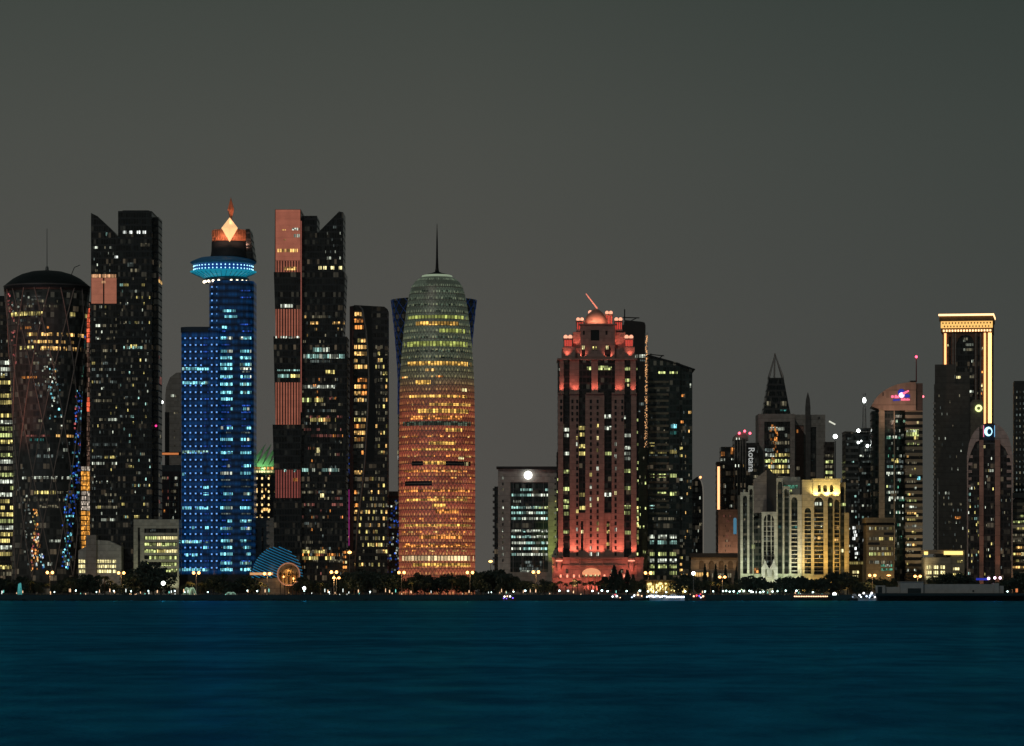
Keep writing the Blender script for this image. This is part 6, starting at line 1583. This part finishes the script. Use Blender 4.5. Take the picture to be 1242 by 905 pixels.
# low planting along the promenade, one ground cover
mb = MB(); r = random.Random(77)
for i in range(5200):
    x = r.uniform(-330, 345); hgt = .5 + .9 * max(0, mnoise.noise(Vector((x * .06, 3, 0))) + .4)
    leaf(mb, (x, SEA + 26.5 + r.uniform(-1.4, 1.4), GZ + r.uniform(.1, hgt)), r.uniform(.2, .45), r)
tag(mb.build('hedge_planting', LEAF2), 'low clipped dark planting running between promenade and road', 'planting', kind='stuff')

# ------------------------------------------------------------------ street lamps
def make_lamp():
    t = empty('street_lamp', (0, 0, GZ), 'x', 'street lamp', 'twin headed street lamps along the promenade')
    m = MB(); m.lathe([(.35, 0), (.3, .8), (.16, 1.0), (.11, 13)], 0, 0, 8); m.build('pole', STEEL, t)
    m = MB(); m.tube((-1.5, 0, 13.1), (1.5, 0, 13.1), .09); m.tube((0, 0, 12.4), (-1.2, 0, 13.1), .05, n=4); m.tube((0, 0, 12.4), (1.2, 0, 13.1), .05, n=4); m.build('arm', STEEL, t)
    for sx in (-1, 1):
        m = MB(); m.ball((sx * 1.5, 0, 12.9), .85, 12); m.build('lamp_head', AMBER, t, True)
    return t
LAMPS = [(60.5, 694.5, 'before the waisted round tower'), (147, 695, 'before the low block with gold windows'), (238, 695, 'at the left foot of the blue tower'), (324, 696, 'in front of the blue striped shell'), (405, 694, 'right of the salmon panelled tower'), (408, 701, 'lower and behind, right of the salmon panelled tower'),
         (487, 694.5, 'at the left foot of the rounded orange tower'), (570, 694.5, 'at the right foot of the rounded orange tower'), (650, 694, 'before the framed office'), (786, 695, 'left of the glowing market pavilion'), (876, 700, 'before the arched mall'), (1058, 698, 'left before the beige office'), (1113, 699, 'behind the pier house left roof')]
first = None
for px, py, lab in LAMPS:
    Y = 2172; s_ = (zat(py, Y) - GZ) / 12.9
    if first is None: first = make_lamp(); o = first; o.location = (at(px, Y), Y, GZ)
    else: o = copy_tree(first, (at(px, Y), Y, GZ))
    o['label'] = f'twin headed orange street lamp {lab}'; o.scale = (1, 1, s_)
    spot((at(px, Y), Y - 2.2, GZ + 12.2 * s_), (at(px, Y), Y + 5, GZ), 5200, (1, .50, .17), 150, 1.0)
def make_single():
    t = empty('tall_lamp', (0, 0, GZ), 'x', 'street lamp', 'single tall lamps behind the trees')
    m = MB(); m.lathe([(.3, 0), (.12, 18)], 0, 0, 8); m.build('pole', STEEL, t)
    m = MB(); m.lathe([(.2, 17.6), (1.1, 18.0), (.9, 18.5), (.2, 18.8)], 0, 0, 12); m.build('lamp_head', AMBER, t)
    return t
first = None
for px, py, lab in [(424, 670, 'above the trees by the black slab tower'), (595, 681, 'in the gap right of the rounded orange tower'), (869, 709, 'low, before the arched mall'), (1078, 698, 'right before the beige office')]:
    Y = 2206; s_ = (zat(py, Y) - GZ) / 18.2
    if first is None: first = make_single(); o = first; o.location = (at(px, Y), Y, GZ)
    else: o = copy_tree(first, (at(px, Y), Y, GZ))
    o['label'] = f'single orange lamp on a pole {lab}'; o.scale = (1.15, 1.15, s_)
def make_white():
    t = empty('white_lamp', (0, 0, GZ), 'x', 'lamp', 'cool white lamps along the waterfront')
    m = MB(); m.lathe([(.14, 0), (.06, 2.6)], 0, 0, 6); m.build('post', STEEL, t)
    m = MB(); m.ball((0, 0, 2.75), .5, 8); m.build('globe', lamp_mat('ice_globe', (.70, 1, .95), 6), t, True)
    return t
WL = [66, 92, 117, 138, 159, 180, 212, 224, 252, 300, 312, 369, 399, 449, 596, 622.7, 637, 678.5, 689, 718.7, 730, 737, 760, 776, 786, 796, 808, 831, 855, 865, 877, 881, 885, 890, 897, 902, 909, 913, 922, 926, 937, 943, 953, 966, 986, 1072, 1091, 1222]
first = None; R4 = random.Random(6)
LM = NEAR
wc = {}
for px in WL:
    Y = R4.uniform(2160, 2169); py = R4.uniform(716.4, 718.6); s_ = (zat(py, Y) - GZ) / 2.75
    if first is None: first = make_white(); o = first; o.location = (at(px, Y), Y, GZ)
    else: o = copy_tree(first, (at(px, Y), Y, GZ))
    near = min(NEAR, key=lambda q: abs(q[0] - px))[1]; n = wc.get(near, 0); wc[near] = n + 1
    ords = ['first', 'second', 'third', 'fourth', 'fifth', 'sixth', 'seventh', 'eighth', 'ninth', 'tenth']
    o['label'] = f'{ords[min(n, 9)]} small white lamp from the left {near}'
    q = R4.uniform(.75, 1.25) * (.65 if px < 600 else 1); o.scale = (q, q, max(.5, s_))
for px, py, r_, lab in ((198, 707.5, 1.5, 'big white flood lamp before the low white office'), (841, 695.5, 1.3, 'big white flood lamp left of the arched mall'), (1012, 721.5, 1.5, 'big cool lamp at the end of the lit restaurant boat'), (369, 713.5, 1.2, 'white flood lamp right of the glowing ring arch')):
    t = empty('flood_lamp', (at(px, 2158), 2158, GZ), lab, 'flood lamp'); zz_ = zat(py, 2158) - GZ
    m = MB(); m.tube((0, 0, -.02), (0, 0, max(.3, zz_)), .14); m.build('pole', STEEL, t)
    m = MB(); m.ball((0, -.3, max(.6, zz_)), r_ * .8, 10); m.build('lamp_head', lamp_mat('flood_white', (.9, 1, .92), 8), t, True)

# tiny ground lights along the promenade
def make_ground_light(nm, mt):
    t = empty('ground_light', (0, 0, GZ), 'x', 'ground light', 'small ground lights along the promenade edge')
    m = MB(); m.lathe([(.12, 0), (.1, .45)], 0, 0, 6); m.build('post', DARKM, t)
    m = MB(); m.ball((0, 0, .6), .26, 6); m.build('globe', mt, t)
    return t
gp = [make_ground_light('g', lamp_mat(*a)) for a in (('ground_warm', (1, .62, .35), 1.6), ('ground_white', (.85, .95, .9), 1.8), ('ground_teal', (.25, .9, .75), 1.2))]
gl_used, gc = set(), {}
R5 = random.Random(31)
for i in range(84):
    px = sorted((R5.uniform(0, 235), R5.uniform(205, 480), R5.uniform(370, 800), R5.uniform(830, 1060)), key=lambda q: R5.random())[0]
    src = gp[R5.choice((0, 0, 0, 1, 1, 2))]; Y = R5.uniform(2153, 2162)
    loc = (at(px, Y), Y, GZ)
    if src.name not in gl_used: gl_used.add(src.name); o = src; o.location = loc
    else: o = copy_tree(src, loc)
    q = R5.uniform(.7, 1.3); o.scale = (q, q, R5.uniform(1, 5))
    near = min(NEAR, key=lambda q_: abs(q_[0] - px))[1]; kindn = {gp[0]: 'warm', gp[1]: 'white', gp[2]: 'teal'}[src]
    o['label'] = f'tiny {kindn} ground light on the promenade {near}'
    gc.setdefault(o['label'], []).append(o)
for lab, os_ in gc.items():
    if len(os_) > 1:
        os_.sort(key=lambda q: q.location.x)
        nth = ['first', 'second', 'third', 'fourth', 'fifth', 'sixth', 'seventh', 'eighth', 'ninth', 'tenth', 'eleventh', 'twelfth']
        for i, o in enumerate(os_): o['label'] = nth[i] + ' ' + lab[:lab.index(' on the prom')] + ' from the left ' + lab[lab.index(' on the prom') + len(' on the promenade '):]
def lit_fountain(px, w, h, col, lab):
    t = empty('fountain', (at(px, 2168), 2168, GZ), lab, 'fountain')
    m = MB(); m.lathe([(w, 0), (w, .5), (w - .3, .5), (w - .3, .3)], 0, 0, 20); m.build('basin', WHITEC, t)
    m = MB(); r = random.Random(px)
    for i in range(14):
        a = 2 * math.pi * i / 14; pts = [(w * .8 * s_ * math.cos(a), w * .8 * s_ * math.sin(a), .3 + h * 4 * s_ * (1 - s_) * r.uniform(.85, 1.1)) for s_ in [j / 6 for j in range(7)]]
        for p_, q_ in zip(pts, pts[1:]): m.tube(p_, q_, .10, n=4)
    m.build('water_jets', lamp_mat('jet_' + str(px), col, .5), t)  # light on the jets is put in as their own emission
lit_fountain(230, 5, 4.2, (.50, .75, .50), 'round fountain lit pale green before the blue tower')
lit_fountain(24, 1.6, 6.5, (.10, .50, .50), 'slim fountain lit teal below the yellow banded tower')  # jets stand in for a tree trunk lit teal
lit_fountain(280, 4, 1.6, (.35, .6, .45), 'low fountain lit pale green left of the blue striped shell')

# ------------------------------------------------------------------ boats
HULLD = plain('dark_hull', (.02, .022, .025), .4); HULLW = plain('white_hull', (.5, .5, .5), .4); WOOD = plain('dhow_wood', (.10, .05, .03), .6)
def hull(mb, Ln, bw, h, rise):
    rings = []
    for i in range(13):
        t = i / 12; x = -Ln / 2 + Ln * t; w = bw * (1 - max(0, (t - .55) / .45) ** 2.2 * .94) * (.82 + .18 * min(1, t * 5)); z1 = h + rise * (2 * abs(t - .45)) ** 2.2
        rings.append([(x, -w / 2, z1), (x, -w * .36, -.4), (x, w * .36, -.4), (x, w / 2, z1)])
    for r0, r1 in zip(rings, rings[1:]):
        for i in range(3): mb.face([r0[i], r0[i + 1], r1[i + 1], r1[i]][::-1])
        mb.face([r0[0], r1[0], r1[3], r0[3]])
    mb.face(rings[0]); mb.face(rings[-1][::-1])
def boat(name, label, px, Ln, hullm, style, lights, Y=2139, flip=1, cat='boat'):
    t = empty(name, (at(px, Y), Y, 0), label, cat, 'boats moored along the seawall'); t.rotation_euler = (0, 0, R(0 if flip > 0 else 180))
    bw = Ln * .27
    m = MB(); hull(m, Ln, bw, 1.3 if style != 'yacht' else 1.5, 1.0 if style == 'dhow' else .6); m.build('hull', hullm, t)
    m = MB()
    if style == 'dhow':
        m.box(-Ln * .46, -Ln * .2, -bw * .32, bw * .32, 1.2, 3.4); m.build('cabin', WOOD, t)
        m = MB(); m.box(-Ln * .3, Ln * .25, -bw * .42, bw * .42, 3.5, 3.62)
        for x in (-Ln * .19, 0, Ln * .24):
            for y in (-bw * .38, bw * .38): m.tube((x, y, 1.1), (x, y, 3.5), .06, n=5)
        m.build('canopy', HULLW, t); m = MB(); m.tube((Ln * .1, 0, 1.2), (Ln * .13, 0, 7.2), .1, .05); m.tube((-Ln * .1, 0, 5.4), (Ln * .3, 0, 6.6), .05); m.build('mast', WOOD, t)
    elif style == 'yacht':
        m.outline([(-Ln * .42, 1.4), (Ln * .2, 1.4), (Ln * .1, 2.9), (-Ln * .4, 2.9)], -bw * .36, bw * .36); m.outline([(-Ln * .34, 2.92), (Ln * .04, 2.92), (-Ln * .02, 4.0), (-Ln * .3, 4.0)], -bw * .28, bw * .28); m.build('cabin', HULLW, t)
        m = MB(); m.outline([(-Ln * .38, 1.9), (Ln * .13, 1.9), (Ln * .1, 2.5), (-Ln * .38, 2.5)], -bw * .36 - .03, -bw * .36 + .1); m.build('cabin_window', BLACKG, t); m = MB(); m.tube((-Ln * .16, 0, 4), (-Ln * .2, 0, 6), .06); m.build('mast', STEEL, t)
    else:
        m.box(-Ln * .45, Ln * .36, -bw * .40, bw * .40, 3.7, 3.9); m.build('canopy', HULLW, t); m = MB()
        for i in range(12):
            for y in (-bw * .38, bw * .38): m.tube((-Ln * .44 + i * Ln * .07, y, 1.2), (-Ln * .44 + i * Ln * .07, y, 3.7), .06, n=4)
        m.build('posts', STEEL, t)
    for i, (x, z, r_, mt) in enumerate(lights):
        m = MB(); m.ball((x * Ln, -bw * .44 if flip > 0 else bw * .44, z), r_, 8); m.build('boat_lamp', mt, t)
    return t
LW = lamp_mat('boat_white', (.95, .97, 1), 4.5); LV = lamp_mat('boat_violet', (.22, .12, 1), 2.5); LR = lamp_mat('boat_red', (1, .06, .08), 3); LO = lamp_mat('boat_peach', (1, .55, .32), 3.2); LB = lamp_mat('boat_ice', (.6, .75, 1), 4)
boat('dhow', 'small wooden boat with white and violet lamps before the framed office', 617, 8, WOOD, 'dhow', [(-.3, 2.4, .45, LW), (-.1, 2.6, .4, LO), (.1, 2.5, .45, LW), (-.36, 1.4, .35, LV), (-.15, 1.2, .3, LV), (.3, 1.6, .4, LV)])
boat('motor_boat', 'small motor boat with white cabin lights before the pink tower', 748, 8, HULLD, 'yacht', [(-.3, 2.4, .45, LW), (0, 2.6, .5, LW), (.25, 1.8, .3, LO), (-.1, 3.6, .3, LR)])
boat('motor_boat', 'dark hulled motor boat with a lamp arch, left of the two brightly lit yachts', 776, 11, HULLD, 'yacht', [(-.42, 2.0, .35, LB), (-.3, 3.0, .45, LW), (-.1, 3.4, .45, LO), (.1, 2.8, .35, LO)])
boat('motor_yacht', 'white yacht with a bright white light row along its deck, left of the pair', 797, 14, HULLW, 'yacht', [(x * .09 - .42, 2.3 + (i_ % 3) * .2, .5, LW if i_ % 4 else LB) for i_, x in enumerate(range(10))], Y=2143)
boat('motor_yacht', 'white yacht with blue white light row along its deck, right of the pair', 820, 10, HULLW, 'yacht', [(x * .12 - .40, 2.2, .5, LB if i_ % 3 else LW) for i_, x in enumerate(range(8))], Y=2143)
boat('dhow', 'dark wooden dhow with red and white lamps before the arched mall', 848, 7.5, WOOD, 'dhow', [(-.42, 2.6, .5, LO), (-.2, 3.0, .5, LR), (0, 2.8, .4, LV), (.3, 2.6, .55, LO), (.12, 1.9, .4, LB), (.1, 3.8, .3, LR)], Y=2136)
boat('restaurant_boat', 'long flat boat with a row of peach lamps before the gold arcaded office', 986, 23, HULLD, 'launch', [(x * .043 - .47, 2.5, .36, LO) for x in range(20)], Y=2144, cat='boat')
boat('motor_boat', 'small dark boat without lamps left of the white lamp cluster', 1038, 6, HULLD, 'yacht', [(-.3, 2.2, .18, LB)], Y=2138)
boat('work_boat', 'boat with a cluster of cool white deck lamps at the left end of the pier', 1052, 11, HULLW, 'launch', [(-.42, 3.2, .5, LW), (-.34, 2.2, .45, LB), (-.2, 4.4, .55, LW), (-.05, 2.6, .5, LB), (.1, 1.9, .35, LB), (.22, 4.4, .6, LW), (.3, 3.4, .55, LB), (.38, 2.2, .45, LW), (.14, 3.0, .5, LB)], Y=2138)

# ------------------------------------------------------------------ night haze over the bay
m, nt, p = newmat('haze_air'); nt.nodes.remove(p)
v = nd(nt, 'ShaderNodeVolumePrincipled'); v.inputs['Color'].default_value = (.9, .92, .9, 1); v.inputs['Density'].default_value = HAZE; v.inputs['Anisotropy'].default_value = .3
nt.links.new(v.outputs[0], nt.nodes['Material Output'].inputs['Volume'])
mb = MB(); mb.box(-3600, 3600, -400, 6100, -4, 262); tag(mb.build('haze', m), kind='stuff')
